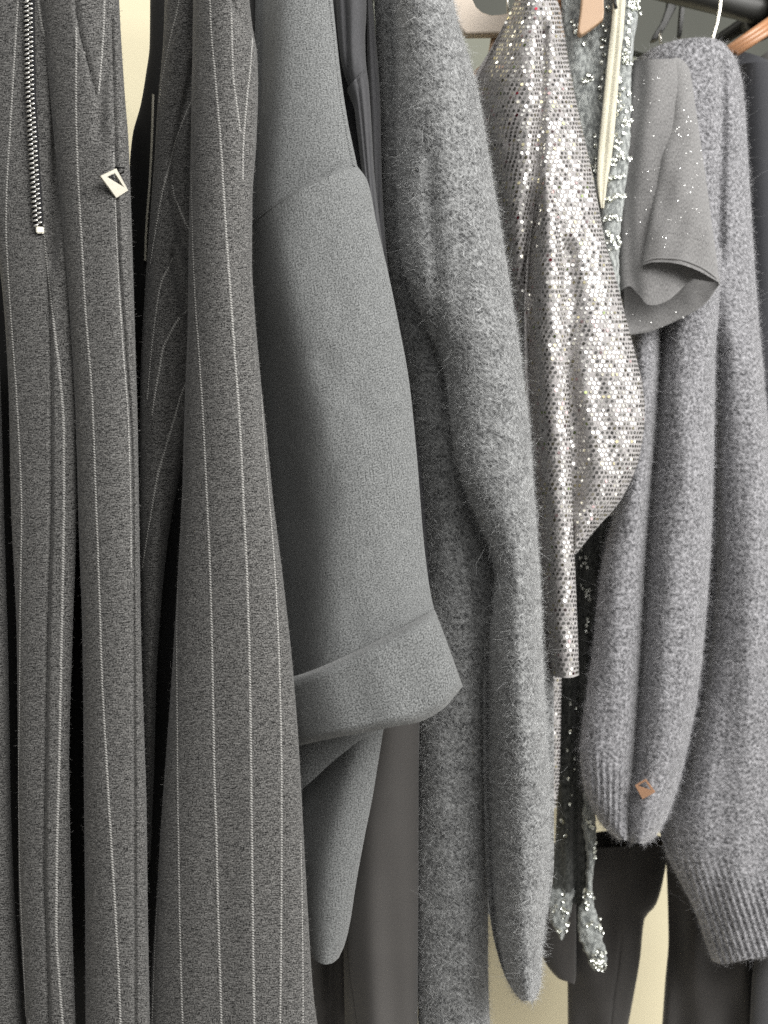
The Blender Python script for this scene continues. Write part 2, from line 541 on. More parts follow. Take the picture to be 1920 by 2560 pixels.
solid('chalk', (0.36, 0.355, 0.34), 0.9, noise=0.2, scale=900, spec=0.1)
solid('piping', (0.42, 0.40, 0.33), 0.7, noise=0.15, scale=300)
solid('thread', (0.012, 0.012, 0.012), 0.9, spec=0.1)
solid('zip_tape', (0.008, 0.008, 0.010), 0.8, noise=0.2, scale=800)
solid('steel', (0.70, 0.69, 0.66), 0.22, 1.0)
solid('pale_brass', (0.46, 0.44, 0.37), 0.45, 0.35, noise=0.10, scale=350, bump=0.1)
solid('copper', (0.62, 0.36, 0.22), 0.4, 0.6, noise=0.15, scale=300, bump=0.1)
solid('cream_plastic', (0.62, 0.53, 0.44), 0.42, noise=0.05, scale=40)
solid('tan_plastic', (0.38, 0.25, 0.155), 0.45, noise=0.08, scale=30)
solid('copper_wood', (0.36, 0.18, 0.09), 0.35, noise=0.2, scale=50, bump=0.1)
solid('black_metal', (0.018, 0.018, 0.016), 0.45, noise=0.3, scale=30)
solid('hook_wire', (0.70, 0.68, 0.62), 0.3, 1.0)
solid('wall_paint', (0.62, 0.565, 0.40), 0.75, noise=0.05, scale=9, bump=0.15)
solid('wall_shade_tone', (0.16, 0.165, 0.13), 0.7, noise=0.08, scale=9)  # cream wall in shade, put into the colour
solid('upper_shade_tone', (0.045, 0.047, 0.037), 0.7, noise=0.15, scale=9)  # deeper wall shade, put into the colour
solid('floor_paint', (0.35, 0.34, 0.32), 0.6, noise=0.2, scale=12)
fibre('mohair_fibre', (0.16, 0.163, 0.165), (0.82, 0.83, 0.83))
fibre('boucle_fibre', (0.18, 0.18, 0.19), (0.76, 0.755, 0.78))
fibre('flannel_fibre', (0.03, 0.03, 0.03), (0.30, 0.29, 0.28))
fibre('worsted_fibre', (0.08, 0.08, 0.08), (0.40, 0.40, 0.39))


def sequin_mat():
    m, nt, b = base_mat('sequin')
    at = N(nt, 'ShaderNodeAttribute'); at.attribute_name = 'tint'
    nt.links.new(at.outputs['Color'], b.inputs['Base Color'])
    b.inputs['Metallic'].default_value = 1.0; b.inputs['Roughness'].default_value = 0.24
    M['sequin'] = m


sequin_mat()
for nm, colr in (('sequin_silver', (0.52, 0.512, 0.485)), ('sequin_gold', (0.42, 0.385, 0.25)), ('sequin_rose', (0.40, 0.29, 0.29)),
                 ('sequin_red', (0.30, 0.03, 0.05)), ('sequin_green', (0.18, 0.22, 0.10))):
    solid(nm, colr, 0.24, 1.0)
solid('ring_sequin', (0.80, 0.82, 0.76), 0.18, 1.0)
solid('glitter', (0.9, 0.9, 0.88), 0.15, 1.0)

# ------------------------------------------------------------------ setting: wall and floor
RD = Vector((0.930, 0.367, 0.0)).normalized()        # the rail's direction
BK = Vector((-0.367, 0.930, 0.0)).normalized()       # from the shopper to the wall
RAIL0 = Vector((0.4546, 1.15, 1.822))


def wall_quad(name, a0, a1, z0, z1, off, mat, thick=0.05):
    bm = bmesh.new()
    base = Vector((RAIL0.x, RAIL0.y, 0)) + BK * off
    pts = []
    for o_ in (0.0, thick):
        for a, z in ((a0, z0), (a1, z0), (a1, z1), (a0, z1)):
            pts.append(bm.verts.new(base + RD * a + BK * o_ + Vector((0, 0, z))))
    for f in ((0, 1, 2, 3), (7, 6, 5, 4), (0, 4, 5, 1), (1, 5, 6, 2), (2, 6, 7, 3), (3, 7, 4, 0)):
        bm.faces.new([pts[i] for i in f])
    bmesh.ops.recalc_face_normals(bm, faces=bm.faces)
    me = bpy.data.meshes.new(name); bm.to_mesh(me); bm.free()
    o = link(name, me, mat); o["kind"] = "structure"
    return o


wall = wall_quad('wall', -2.2, 1.6, 0.0, 2.9, 0.35, M['wall_paint'])
wall_shade_sheet = wall_quad('wall_shade_sheet', -0.55, 1.5, 1.66, 1.93, 0.338, M['wall_shade_tone'], 0.01)  # thin sheet over the wall, its olive tone paints the shade there
upper_wall_shade = wall_quad('upper_wall_shade', -0.55, 1.5, 1.932, 2.9, 0.325, M['upper_shade_tone'], 0.023)  # darker sheet painting the deep shade at the top of the wall
floor_me = bpy.data.meshes.new('floor')
floor_me.from_pydata([(-2.5, -2.0, 0), (2.5, -2.0, 0), (2.5, 2.6, 0), (-2.5, 2.6, 0)], [], [(0, 1, 2, 3)])
floor = link('floor', floor_me, M['floor_paint']); floor["kind"] = "structure"


def torso(name, px, py0, py1, D, w, length, mat, parent, taper=1.0):
    """the rest of a garment, hanging back from its sleeve towards the wall"""
    zt = P(px, py0, D).z; zb = P(px, py1, D).z
    c0 = P(px, 1280, D); c0.z = 0
    nz, ns = 24, 20
    V, F = [], []
    for i in range(nz + 1):
        f = i / nz; z = zt + (zb - zt) * f
        for k in range(ns):
            a = 2 * math.pi * k / ns
            u = (1 - math.cos(a)) / 2 * length * (0.55 + 0.45 * min(1, f * 3))
            side = math.sin(a) * w * (0.75 + 0.25 * f) * (1 + 0.25 * math.sin(9 * u / length + 3 * f))
            V.append(c0 + BK * u + RD * side + Vector((0, 0, z)))
    for i in range(nz):
        for k in range(ns):
            F.append((i * ns + k, i * ns + (k + 1) % ns, (i + 1) * ns + (k + 1) % ns, (i + 1) * ns + k))
    F.append(tuple(range(ns)))
    me = bpy.data.meshes.new(name); me.from_pydata([tuple(v) for v in V], [], F)
    lay = me.uv_layers.new(name="UVMap")
    li = np.zeros(len(me.loops), np.int32); me.loops.foreach_get("vertex_index", li)
    uv = np.array([(v.dot(BK), v.z) for v in V], np.float32)
    lay.data.foreach_set("uv", uv[li].ravel())
    me.polygons.foreach_set("use_smooth", np.ones(len(me.polygons), bool))
    return link(name, me, mat, parent)


def badge(c, corners, hole, mat, parent, name="badge", h=0.0022, lift=0.0034):
    """small metal plate with a three-cornered window, sewn on the cloth"""
    cx = sum(p[0] for p in corners) / 4; cy = sum(p[1] for p in corners) / 4
    hit, n = drop(c, cx, cy)
    n = (n * 0.4 + (Vector((0, 0, CAM_Z)) - hit).normalized() * 0.6).normalized()
    o3 = Vector((0, 0, CAM_Z))

    def onplane(p):
        d = (P(p[0], p[1], 1.0) - o3).normalized()
        return o3 + d * ((hit + n * (h + lift) - o3).dot(n) / d.dot(n))
    bm = bmesh.new()
    A = [bm.verts.new(onplane(p)) for p in corners]
    H = [bm.verts.new(onplane(p)) for p in hole]
    # corners a0..a3 clockwise; hole h0 near a0, h1 near a1, h2 near a2
    fs = [(A[0], A[1], H[1], H[0]), (A[1], A[2], H[2], H[1]), (A[2], A[3], H[0], H[2]), (A[3], A[0], H[0])]
    faces = [bm.faces.new(f) for f in fs]
    r = bmesh.ops.extrude_face_region(bm, geom=faces)
    for v in [g for g in r['geom'] if isinstance(g, bmesh.types.BMVert)]:
        v.co -= n * h
    bmesh.ops.recalc_face_normals(bm, faces=bm.faces)
    bmesh.ops.bevel(bm, geom=[e for e in bm.edges if e.calc_face_angle(0) > 0.9], offset=0.00022, segments=2, affect='EDGES')
    me = bpy.data.meshes.new(name); bm.to_mesh(me); bm.free()
    return link(name, me, mat, parent)


# ================================================================== 1  pinstripe jacket with zip
J = thing('pinstripe_jacket', 'charcoal pinstripe jacket with open metal zip and pale metal badge, nearest garment at the left',
          'jacket', P(150, 2700, 0.70))
A = cloth('zip_panel', [(-60, -90, 185), (200, -75, 172), (420, -50, 168), (600, -10, 172), (800, 12, 182), (1000, 22, 190), (1250, 27, 192), (1600, 42, 181),
                        (1900, 45, 173), (2200, 47, 178), (2620, 70, 190)], 0.655, M['flannel'], J, bulge=0.012, back=0.05, power=0.30,
          feats=(groove([(108, 600), (124, 800), (128, 1000), (128, 1250), (121, 1500), (117, 1700), (113, 1950), (110, 2150), (116, 2350), (124, 2620)], 5, 0.003),
                 step([(140, -60), (140, 300), (150, 520), (125, 800), (128, 1250), (117, 1700), (110, 2150), (124, 2620)], 6, 0.002),
                 groove([(140, -60), (142, 250), (135, 480), (128, 640)], 14, 0.006), waves(1, 0.0012, 120, 900)))
Bp = cloth('front_panel', [(-60, 100, 294), (100, 112, 303), (250, 126, 313), (350, 135, 321), (500, 150, 327), (650, 163, 332), (850, 178, 338), (1050, 189, 344),
                           (1300, 196, 348), (1600, 206, 353), (1850, 209, 361), (2000, 210, 366), (2300, 213, 370), (2620, 214, 376)],
           0.650, M['flannel'], J, bulge=0.020, back=0.06, power=0.32,
           feats=(groove([(184, -40), (200, 80), (222, 165), (240, 235)], 4, 0.004, 20), step([(184, -40), (200, 80), (222, 165), (240, 235)], 4, -0.002, 20),
                  groove([(280, 60), (285, 230), (290, 430), (297, 620), (313, 860), (329, 1100), (333, 1300), (334, 1600), (336, 2000), (338, 2620)], 4, 0.0028),
                  groove([(270, 160), (252, 240), (250, 330)], 14, 0.003), waves(2, 0.0011, 130, 900)))
Sv = cloth('side_fold', [(850, -80, -2), (1100, -75, 6), (1400, -70, 14), (1700, -66, 22), (2000, -60, 27), (2300, -55, 40), (2620, -50, 62)], 0.67, M['flannel'], J,
           bulge=0.015, back=0.04)
ln = cloth('lining_gap_shade', [(60, -100, 240), (300, -100, 300), (700, -100, 330), (1300, -90, 345), (2000, -80, 360), (2620, -80, 368)], 0.735, M['lining_gap_shade'], J, bulge=0.01, back=0.16)  # black sheet added behind the panels to paint the shade in their gaps
pinstripe(A, [(47, -30), (40, 80), (33, 190), (25, 330), (17, 470), (15, 560), (20, 680), (30, 830), (42, 1000), (54, 1290), (51, 1480), (49, 1750), (47, 1950), (49, 2150), (58, 2380), (68, 2600)])
pinstripe(A, [(92, -30), (104, 60), (122, 120), (136, 175), (142, 235)])
pinstripe(A, [(109, 560), (112, 610), (122, 700), (137, 830), (152, 960), (160, 1090), (160, 1250), (157, 1450), (152, 1700), (147, 1950), (142, 2150), (141, 2330), (149, 2460), (160, 2600)], width=0.0012)
pinstripe(Bp, [(191, 70), (190, 250), (194, 420), (204, 600), (214, 780), (230, 990), (240, 1250), (247, 1440), (255, 1690), (266, 1900), (277, 2090), (289, 2290), (298, 2470), (303, 2610)], width=0.0011)
pinstripe(Bp, [(262, -30), (259, 70), (254, 150), (247, 235)])
pinstripe(Bp, [(284, 380), (288, 500), (292, 620), (306, 850), (322, 1080), (327, 1290), (328, 1420)], width=0.0008)

for cc, pl in ((Bp, [(184, -40), (200, 80), (222, 165), (240, 235)]), (Bp, [(281, 60), (285, 230), (291, 425)]), (Bp, [(291, 497), (297, 620), (313, 860), (329, 1100), (334, 1400)]),
               (A, [(112, 610), (124, 800), (128, 1000), (129, 1250), (121, 1500), (117, 1700), (113, 1950), (110, 2150), (116, 2350), (124, 2600)])):  # line on the zip panel is a fold crease, its shade drawn dark
    pinstripe(cc, pl, width=0.0004, name='seam_crease_shade', mat=M['thread'], slant=1.45, pitch=0.0012, thick=0.0002)
# zip
zline = [(74, -45), (75, 60), (77, 200), (84, 350), (90, 460), (97, 570)]
zp = ribbon(A, zline, 0.0034, 'zipper', M['zip_tape'], lift=0.0012, thick=0.0012)
tb = bmesh.new()
bmesh.ops.create_icosphere(tb, subdivisions=2, radius=1.0)
for v in tb.verts:
    v.co.x *= 1.0 - 0.18 * max(0, v.co.x); v.co.z = max(-0.2, v.co.z)
tooth_me = bpy.data.meshes.new('tooth'); tb.to_mesh(tooth_me); tb.free()
tooth_me.materials.append(M['steel'])
tooth_me.polygons.foreach_set("use_smooth", np.ones(len(tooth_me.polygons), bool))


def place(o, p, x, y, z, sx, sy, sz):
    m = Matrix((x.normalized() * sx, y.normalized() * sy, z.normalized() * sz)).transposed().to_4x4()
    m.translation = p
    return m


pw = Matrix.Translation(P(150, 2700, 0.70))
zteeth = seam_points(A, zline, 0.00163)
for i, (p, n, tg) in enumerate(zteeth):
    s = n.cross(tg).normalized()
    if s.x < 0: s = -s
    sgn = -1 if i % 2 else 1
    o = bpy.data.objects.new('tooth', tooth_me); COL.objects.link(o); o.parent = zp
    q = p + n * 0.0032 + s * sgn * 0.0012
    tilt = random.uniform(-0.15, 0.15)
    ax = (s * sgn * -1 + tg * (0.25 * sgn + tilt))
    o.matrix_world = Matrix.Identity(4)
    o.matrix_local = place(o, q, ax, n.cross(ax), n, 0.0023, 0.00088, 0.0012)
p, n = drop(A, 98, 577)
sb_ = bmesh.new(); bmesh.ops.create_cube(sb_, size=1.0)
bmesh.ops.scale(sb_, vec=(0.0052, 0.0045, 0.002), verts=sb_.verts)
bmesh.ops.bevel(sb_, geom=list(sb_.edges), offset=0.0005, segments=2, affect='EDGES')
st_me = bpy.data.meshes.new('bottom_stop'); sb_.to_mesh(st_me); sb_.free()
st = link('bottom_stop', st_me, M['pale_brass']); st.parent = zp
tgz = (drop(A, 100, 600)[0] - p).normalized()
st.matrix_local = place(st, p + n * 0.002, n.cross(tgz), tgz, n, 1, 1, 1)
badge(Bp, [(251, 440), (291, 421), (321, 476), (291, 495)], [(268, 442), (287, 433), (309, 467)], M['pale_brass'], Bp.obj)
bp0, bn0 = drop(Bp, 287, 428)
rod('badge_thread', [bp0 - bn0 * 0.001 + Vector((0, 0, 0.003)), bp0 + bn0 * 0.0075 + Vector((0, 0, 0.001)), bp0 + bn0 * 0.007 - Vector((0, 0, 0.0015)), bp0 - bn0 * 0.001 - Vector((0, 0, 0.004))], 0.0006, M['thread'], Bp.obj, n=8)
fuzz(A, 9000, 0.0016, 0.00006, M['flannel_fibre'], lift=1.0)
fuzz(Bp, 12000, 0.0016, 0.00006, M['flannel_fibre'], lift=1.0)

# ================================================================== 2  pinstripe coat
K = thing('pinstripe_coat', 'charcoal pinstripe coat with wide flaring sleeve beside the jacket with the zip', 'coat', P(560, 2700, 0.72))
S2 = cloth('sleeve', [(-60, 484, 618), (60, 482, 630), (140, 481, 643), (220, 479, 645), (350, 477, 641), (500, 474, 631), (650, 471, 630), (780, 470, 637), (950, 464, 652),
                      (1100, 459, 668), (1250, 455, 683), (1450, 444, 708), (1650, 432, 730), (1850, 418, 746), (2050, 403, 757), (2300, 388, 771), (2480, 375, 783), (2620, 366, 803)],
           0.665, M['flannel'], K, bulge=0.030, back=0.06, power=0.32,
           feats=(groove([(566, -40), (585, 20), (605, 50), (632, 88)], 6, 0.004, 20), step([(566, -40), (585, 20), (605, 50), (632, 88)], 5, -0.004, 10),
                  groove([(602, 240), (612, 420), (616, 600)], 20, 0.002), waves(3, 0.0013, 160, 1100)))
I2 = cloth('body', [(-60, 414, 500), (100, 408, 500), (250, 395, 500), (400, 386, 500), (560, 374, 500), (700, 364, 500), (950, 351, 490), (1200, 347, 448), (1300, 347, 428), (1500, 350, 404),
                    (1700, 352, 391), (1900, 358, 386), (2150, 364, 376)], 0.705, M['flannel'], K, bulge=0.016, back=0.04,
           feats=(groove([(480, 180), (455, 300), (430, 440), (436, 520), (470, 640)], 10, 0.005), groove([(432, 655), (450, 730), (470, 790)], 8, 0.006),
                  bend_r([(440, 300), (425, 470), (432, 650), (450, 800), (455, 1000)], 8, 0.00012), waves(4, 0.0018, 60, 300)))
L2c = cloth('lining_gap_shade', [(-60, 376, 640), (110, 374, 640), (190, 364, 640), (260, 352, 640), (340, 331, 640), (420, 324, 640), (600, 322, 640), (1000, 322, 650), (1800, 330, 720), (2620, 340, 760)],
            0.76, M['lining_gap_shade'], K, bulge=0.008, back=0.14)  # real black lining, extended downwards to paint the shade beside the sleeve
ribbon(L2c, [(385, 232), (383, 300), (379, 400), (374, 480), (368, 560), (364, 660)], 0.0005, 'piping', M['piping'], lift=0.002)
pinstripe(S2, [(524, -40), (527, 60), (536, 170), (541, 231), (553, 376), (562, 530), (570, 650), (579, 774), (587, 890), (596, 1005), (604, 1150), (610, 1280), (619, 1481), (625, 1713), (628, 1950), (631, 2207), (636, 2600)], width=0.0011)
pinstripe(S2, [(478, 430), (480, 520), (483, 640), (490, 780), (498, 889), (508, 1050), (517, 1240), (525, 1424), (532, 1713), (536, 1944), (541, 2091), (545, 2265), (555, 2600)], width=0.0011)
pinstripe(S2, [(578, 20), (580, 100), (584, 203), (592, 260), (601, 330)], width=0.0008)
pinstripe(S2, [(631, 95), (627, 160), (619, 231), (612, 310), (608, 376), (607, 450)], width=0.0009)
pinstripe(S2, [(653, 985), (662, 1121), (677, 1290), (689, 1453), (700, 1713), (704, 1944), (704, 2150), (703, 2323), (700, 2600)])
pinstripe(S2, [(457, 1230), (451, 1337), (444, 1481), (442, 1640), (443, 1771), (444, 1944), (446, 2091), (451, 2381), (458, 2600)])
pinstripe(S2, [(393, 2260), (388, 2360), (383, 2480), (379, 2600)])
pinstripe(S2, [(752, 2100), (755, 2236), (757, 2400), (758, 2600)], width=0.0007)
for pl in ([(455, -40), (440, 40), (427, 90), (415, 150), (405, 200), (398, 260)], [(480, 250), (462, 290), (440, 350), (422, 420), (406, 480), (395, 540), (385, 600), (376, 660)],
           [(431, 462), (436, 490), (446, 515), (456, 540), (478, 585)], [(432, 645), (420, 670), (405, 700), (393, 760), (384, 830), (376, 900), (368, 1000)],
           [(478, 772), (464, 780), (445, 800), (425, 835), (408, 870), (399, 920), (390, 970), (380, 1040)],
           [(480, 915), (466, 955), (452, 990), (438, 1040), (420, 1100), (402, 1160), (390, 1210), (380, 1270), (368, 1340), (356, 1420)]):
    pinstripe(I2, pl, width=0.0010)
fuzz(S2, 16000, 0.0016, 0.00006, M['flannel_fibre'], lift=1.0)
fuzz(I2, 4000, 0.0016, 0.00006, M['flannel_fibre'], lift=1.0)

# ================================================================== 3  plain grey coat with turned-up cuff
G = thing('grey_coat', 'plain mid grey coat with wide sleeve and turned-up cuff beside the pinstripe coat', 'coat', P(820, 2500, 0.80))
U3 = cloth('body', [(-60, 620, 826), (60, 622, 838), (180, 625, 851), (300, 625, 869), (400, 625, 890), (520, 620, 915), (640, 620, 930)], 0.745, M['worsted'], G, bulge=0.022, back=0.10,
           power=0.4, feats=(bend([(700, -60), (690, 200), (672, 420), (660, 640)], 12, 0.00045), groove([(816, -40), (829, 60), (842, 180), (862, 320), (880, 420)], 3, 0.0016, 10)))
S3 = cloth('sleeve', [(590, 592, 892, 414), (590, 640, 917, 448), (590, 740, 942, 560), (592, 840, 969, 675), (596, 950, 996, 805), (606, 1090, 1023, 955), (622, 1260, 1043, 1150),
                      (640, 1430, 1059, 1350), (660, 1600, 1076, 1480), (680, 1722, 1088, 1534)], 0.735, M['worsted'], G, bulge=0.038, back=0.05, power=0.45,
           bow={0: [0, -18, -26, -28, -26, -22, -16, -10, 0], 1: [0] * 9, 8: [0] * 9, 9: [0, 8, 14, 16, 16, 14, 10, 5, 0]},
           feats=(bend([(665, 520), (690, 700), (735, 900), (775, 1120), (798, 1320), (800, 1480), (780, 1720)], 24, 0.00055),
                  bend_r([(860, 430), (880, 700), (930, 1000), (960, 1400), (980, 1700)], 40, 0.00005), waves(6, 0.0034, 300, 900), groove([(820, 900), (870, 980), (940, 1060)], 40, 0.0015), waves(66, 0.0012, 120, 260),
                  groove([(905, 500), (930, 620), (960, 800)], 12, -0.0006)))
C3 = cloth('cuff', [(676, 1708, 1087, 1524), (690, 1770, 1115, 1598), (712, 1830, 1140, 1668), (735, 1868, 1157, 1716)], 0.715, M['worsted'], G, bulge=0.040, back=0.055, power=0.42,
           bow={0: [0, 8, 14, 16, 16, 14, 10, 5, 0], -1: [0, 6, 14, 24, 33, 41, 50, 40, 0]}, rowpx=4, dD=[(0, 0.016), (0.03, 0.008), (0.07, 0.003), (0.13, 0.0), (0.9, 0.0), (0.96, 0.003), (1, 0.010)],
           feats=(bend([(800, 1660), (790, 1760), (800, 1880)], 22, 0.00020), waves(7, 0.0022, 200, 300)))
Q3 = cloth('second_sleeve', [(735, 1850, 960, 1815), (740, 1930, 948, 1890), (745, 2030, 930, 2000), (750, 2120, 912, 2090), (756, 2220, 890, 2210), (764, 2310, 874, 2312), (771, 2360, 860, 2366), (778, 2390, 846, 2396)],
           0.775, M['worsted'], G, bulge=0.018, back=0.04, power=0.5, bow={0: [0] * 5, 6: [0] * 5, -1: [0, 14, 18, 14, 0]},
           feats=(bend([(900, 1830), (850, 2000), (800, 2200), (775, 2390)], 12, 0.0003), groove([(700, 2275), (1000, 2276)], 400, 0.0)))
E3 = cloth('sleeve_facing', [(730, 1840, 970, 1800), (735, 1900, 955, 1815), (742, 1985, 935, 1832)], 0.762, M['worsted'], G, bulge=0.012, back=0.01, power=0.5,
           bow={0: [0] * 5, -1: [0, -4, -10, -10, 0]}, rowpx=8)
torso('coat_back', 800, -40, 1700, 0.83, 0.03, 0.22, M['worsted'], G)
ribbon(S3, [(604, 586), (660, 534), (720, 493), (800, 446), (850, 424), (884, 418)], 0.0006, 'armhole_seam', M['worsted'], lift=0.0, thick=0.0004)
pinstripe(S3, [(604, 582), (660, 532), (720, 491), (800, 444), (850, 422), (884, 416)], width=0.0005, name='seam_thread', mat=M['thread'], slant=1.45, pitch=0.0012)
pinstripe(U3, [(816, -40), (829, 60), (842, 180), (862, 320), (882, 415)], width=0.00035, name='edge_stitch', mat=M['thread'], slant=1.45, pitch=0.0016)
fuzz(C3, 3500, 0.0014, 0.00005, M['worsted_fibre'], lift=1.0)
fuzz(S3, 3000, 0.0014, 0.00005, M['worsted_fibre'], lift=0.8)

# ================================================================== 4  satin blouse, taupe dress
Bl = thing('satin_blouse', 'dark grey satin blouse with gathered shoulder squeezed behind the plain grey coat', 'blouse', P(900, 1500, 0.85))
yk = cloth('yoke', [(840, -60, 917, -60), (842, 40, 916, 30), (848, 120, 913, 100), (866, 195, 915, 155), (880, 225, 916, 168)], 0.80, M['satin'], Bl, bulge=0.016, back=0.03,
           feats=(groove([(862, -40), (866, 60), (872, 200)], 6, 0.006), waves(9, 0.002, 50, 400)))
pl_ = cloth('gathered_panel', [(868, 220, 916, 166), (884, 260, 922, 215), (893, 330, 928, 300), (905, 430, 935, 420), (920, 560, 950, 560), (935, 700, 968, 700), (945, 820, 985, 820)], 0.798, M['satin'], Bl,
            bulge=0.014, back=0.03, feats=(groove([(894, 190), (906, 300), (915, 400), (935, 600)], 3, 0.003), groove([(909, 180), (916, 260), (924, 400), (944, 620)], 3, 0.003)))
st_ = cloth('side_panel', [(-60, 914, 921), (0, 915, 929), (60, 916, 936), (160, 918, 945), (260, 922, 951), (380, 926, 953), (500, 935, 957), (600, 945, 964), (720, 955, 976)], 0.815, M['satin'], Bl,
            bulge=0.010, back=0.04, feats=(groove([(926, 20), (934, 160), (942, 300), (946, 500)], 3, 0.003),))
bk_ = cloth('back', [(-60, 830, 926), (150, 840, 944), (300, 850, 950), (500, 870, 956), (800, 900, 985), (1250, 960, 1070), (1500, 980, 1080), (1700, 980, 1060)], 0.84, M['satin'], Bl, bulge=0.01, back=0.08)
pinstripe(yk, [(872, 218), (886, 200), (902, 182), (915, 168)], width=0.0005, name='gathering_thread', mat=M['thread'], thick=0.0003)
Td = thing('taupe_dress', 'long dark taupe dress hanging below the turned-up cuff of the plain grey coat', 'dress', P(950, 2700, 0.9))
td = cloth('skirt', [(1600, 900, 1056), (1780, 905, 1050), (2000, 880, 1047), (2150, 868, 1047), (2300, 858, 1046), (2450, 860, 1045), (2620, 864, 1044)], 0.835, M['taupe'], Td, bulge=0.024, back=0.10, power=0.45,
           feats=(waves(12, 0.007, 130, 1200), bend([(900, 1700), (895, 2200), (900, 2620)], 16, 0.00015)))
pinstripe(td, [(866, 2290), (868, 2350), (874, 2430), (884, 2500), (899, 2600)], width=0.00035, name='side_seam', mat=M['thread'], pitch=0.0011, slant=1.45)
cloth('under_layer', [(2200, 740, 885), (2400, 745, 890), (2620, 760, 895)], 0.89, M['taupe'], Td, bulge=0.01, back=0.08, feats=(groove([(826, 2300), (826, 2620)], 14, 0.01),))

# ================================================================== 5  grey mohair sweater
W = thing('mohair_sweater', 'fuzzy light grey mohair sweater with long drooping sleeve in the middle of the rail', 'sweater', P(1200, 2700, 0.9))
W1 = cloth('body', [(-60, 935, 1010), (200, 945, 1020), (450, 952, 1040), (600, 960, 1060), (750, 982, 1100), (850, 1000, 1130), (1000, 1030, 1150), (1200, 1050, 1185), (1300, 1058, 1210), (1390, 1066, 1229), (1450, 1068, 1240), (1550, 1062, 1236),
                    (1700, 1052, 1226), (1850, 1046, 1222), (2000, 1044, 1222), (2200, 1043, 1220), (2400, 1044, 1220), (2620, 1046, 1226)], 0.850, M['mohair'], W, bulge=0.034, back=0.07,
           power=0.5, feats=(groove([(1090, 650), (1105, 800), (1118, 950)], 18, 0.004), waves(21, 0.003, 160, 700)))
W2 = cloth('sleeve', [(-60, 976, 1122), (60, 983, 1146), (150, 987, 1174), (260, 988, 1200), (400, 990, 1223), (530, 994, 1245), (650, 1004, 1265), (750, 1036, 1280), (850, 1084, 1296), (950, 1116, 1309), (1050, 1126, 1321), (1150, 1141, 1329),
                      (1230, 1165, 1334), (1310, 1199, 1340), (1370, 1224, 1344), (1430, 1236, 1348), (1500, 1228, 1352), (1600, 1213, 1355), (1800, 1208, 1365), (2000, 1211, 1375), (2150, 1216, 1373), (2300, 1227, 1363), (2390, 1246, 1354),
                      (2455, 1270, 1351), (2486, 1290, 1342), (2502, 1307, 1331)], 0.815, M['mohair'], W, bulge=0.050, back=0.03, power=0.5,
           feats=(groove([(1075, 480), (1085, 620), (1092, 760), (1100, 850)], 20, 0.006, 200), bend([(1200, 1300), (1268, 1450), (1285, 1700), (1292, 2100), (1300, 2500)], 14, 0.0006), waves(22, 0.003, 180, 700)))
cloth('back', [(1000, 1050, 1340), (1400, 1070, 1375), (1800, 1065, 1385), (2150, 1070, 1385), (2285, 1080, 1370)], 0.895, M['mohair'], W, bulge=0.005, back=0.12)
torso('sweater_back', 1150, 150, 2180, 0.90, 0.03, 0.3, M['mohair'], W)
fuzz(W2, 75000, 0.0052, 0.000055, M['mohair_fibre'], lift=0.55)
fuzz(W2, 420, 0.016, 0.00005, M['mohair_fibre'], lift=1.0, npt=8, curl=0.35, name='stray_hair')
fuzz(W1, 48000, 0.0052, 0.000055, M['mohair_fibre'], lift=0.55)
fuzz(W1, 220, 0.016, 0.00005, M['mohair_fibre'], lift=1.0, npt=8, curl=0.35, name='stray_hair')

# ================================================================== 6  sequin top
T = thing('sequin_top', 'silver sequin top with flared sleeve hanging from a cream hanger beside the mohair sweater', 'top', P(1400, 2300, 1.0))
T1 = cloth('sleeve', [(-45, 1318, 1362), (-10, 1292, 1388), (30, 1275, 1402), (80, 1250, 1410), (130, 1222, 1418), (200, 1186, 1430), (270, 1182, 1444), (350, 1195, 1462), (430, 1210, 1480), (520, 1228, 1497), (600, 1245, 1512),
                      (690, 1265, 1538), (800, 1285, 1566), (900, 1300, 1592), (970, 1312, 1607), (1030, 1325, 1612), (1130, 1350, 1601), (1200, 1375, 1578), (1260, 1395, 1545), (1320, 1415, 1492), (1385, 1430, 1440)],
           0.905, M['spangle_cloth'], T, bulge=0.040, back=0.05, power=0.5,
           feats=(groove([(1358, 90), (1352, 250), (1340, 420), (1325, 560), (1318, 700)], 15, 0.011, 60), groove([(1420, 640), (1425, 800), (1432, 1000), (1440, 1250)], 26, 0.010, 60),
                  bend([(1325, 60), (1300, 300), (1285, 500), (1275, 700)], 14, 0.00025), waves(31, 0.004, 110, 420, 7)))
T2 = cloth('front_strip', [(440, 1352, 1372), (500, 1338, 1388), (560, 1330, 1398), (650, 1318, 1405), (760, 1311, 1412), (900, 1312, 1420), (1100, 1322, 1426), (1300, 1336, 1433), (1500, 1352, 1441), (1640, 1366, 1446), (1688, 1376, 1447)],
           0.872, M['spangle_cloth'], T, bulge=0.020, back=0.02, power=0.5, bow={0: [0] * 5, -2: [0] * 5, -1: [0, 4, 7, 6, 0]},
           feats=(bend([(1375, 450), (1372, 700), (1380, 1000), (1396, 1300), (1408, 1690)], 7, 0.0004), waves(33, 0.0012, 50, 120)))
T3 = cloth('body', [(1300, 1330, 1432), (1650, 1340, 1405), (1800, 1345, 1402), (1950, 1352, 1398), (2020, 1360, 1390)], 1.0, M['spangle_cloth'], T, bulge=0.012, back=0.12)
sq_cols = [(0.52, 0.512, 0.485), (0.52, 0.50, 0.43), (0.42, 0.385, 0.25), (0.40, 0.29, 0.29), (0.30, 0.03, 0.05), (0.18, 0.22, 0.10)]
sq_mats = ['sequin_silver', 'sequin_silver', 'sequin_gold', 'sequin_rose', 'sequin_red', 'sequin_green']


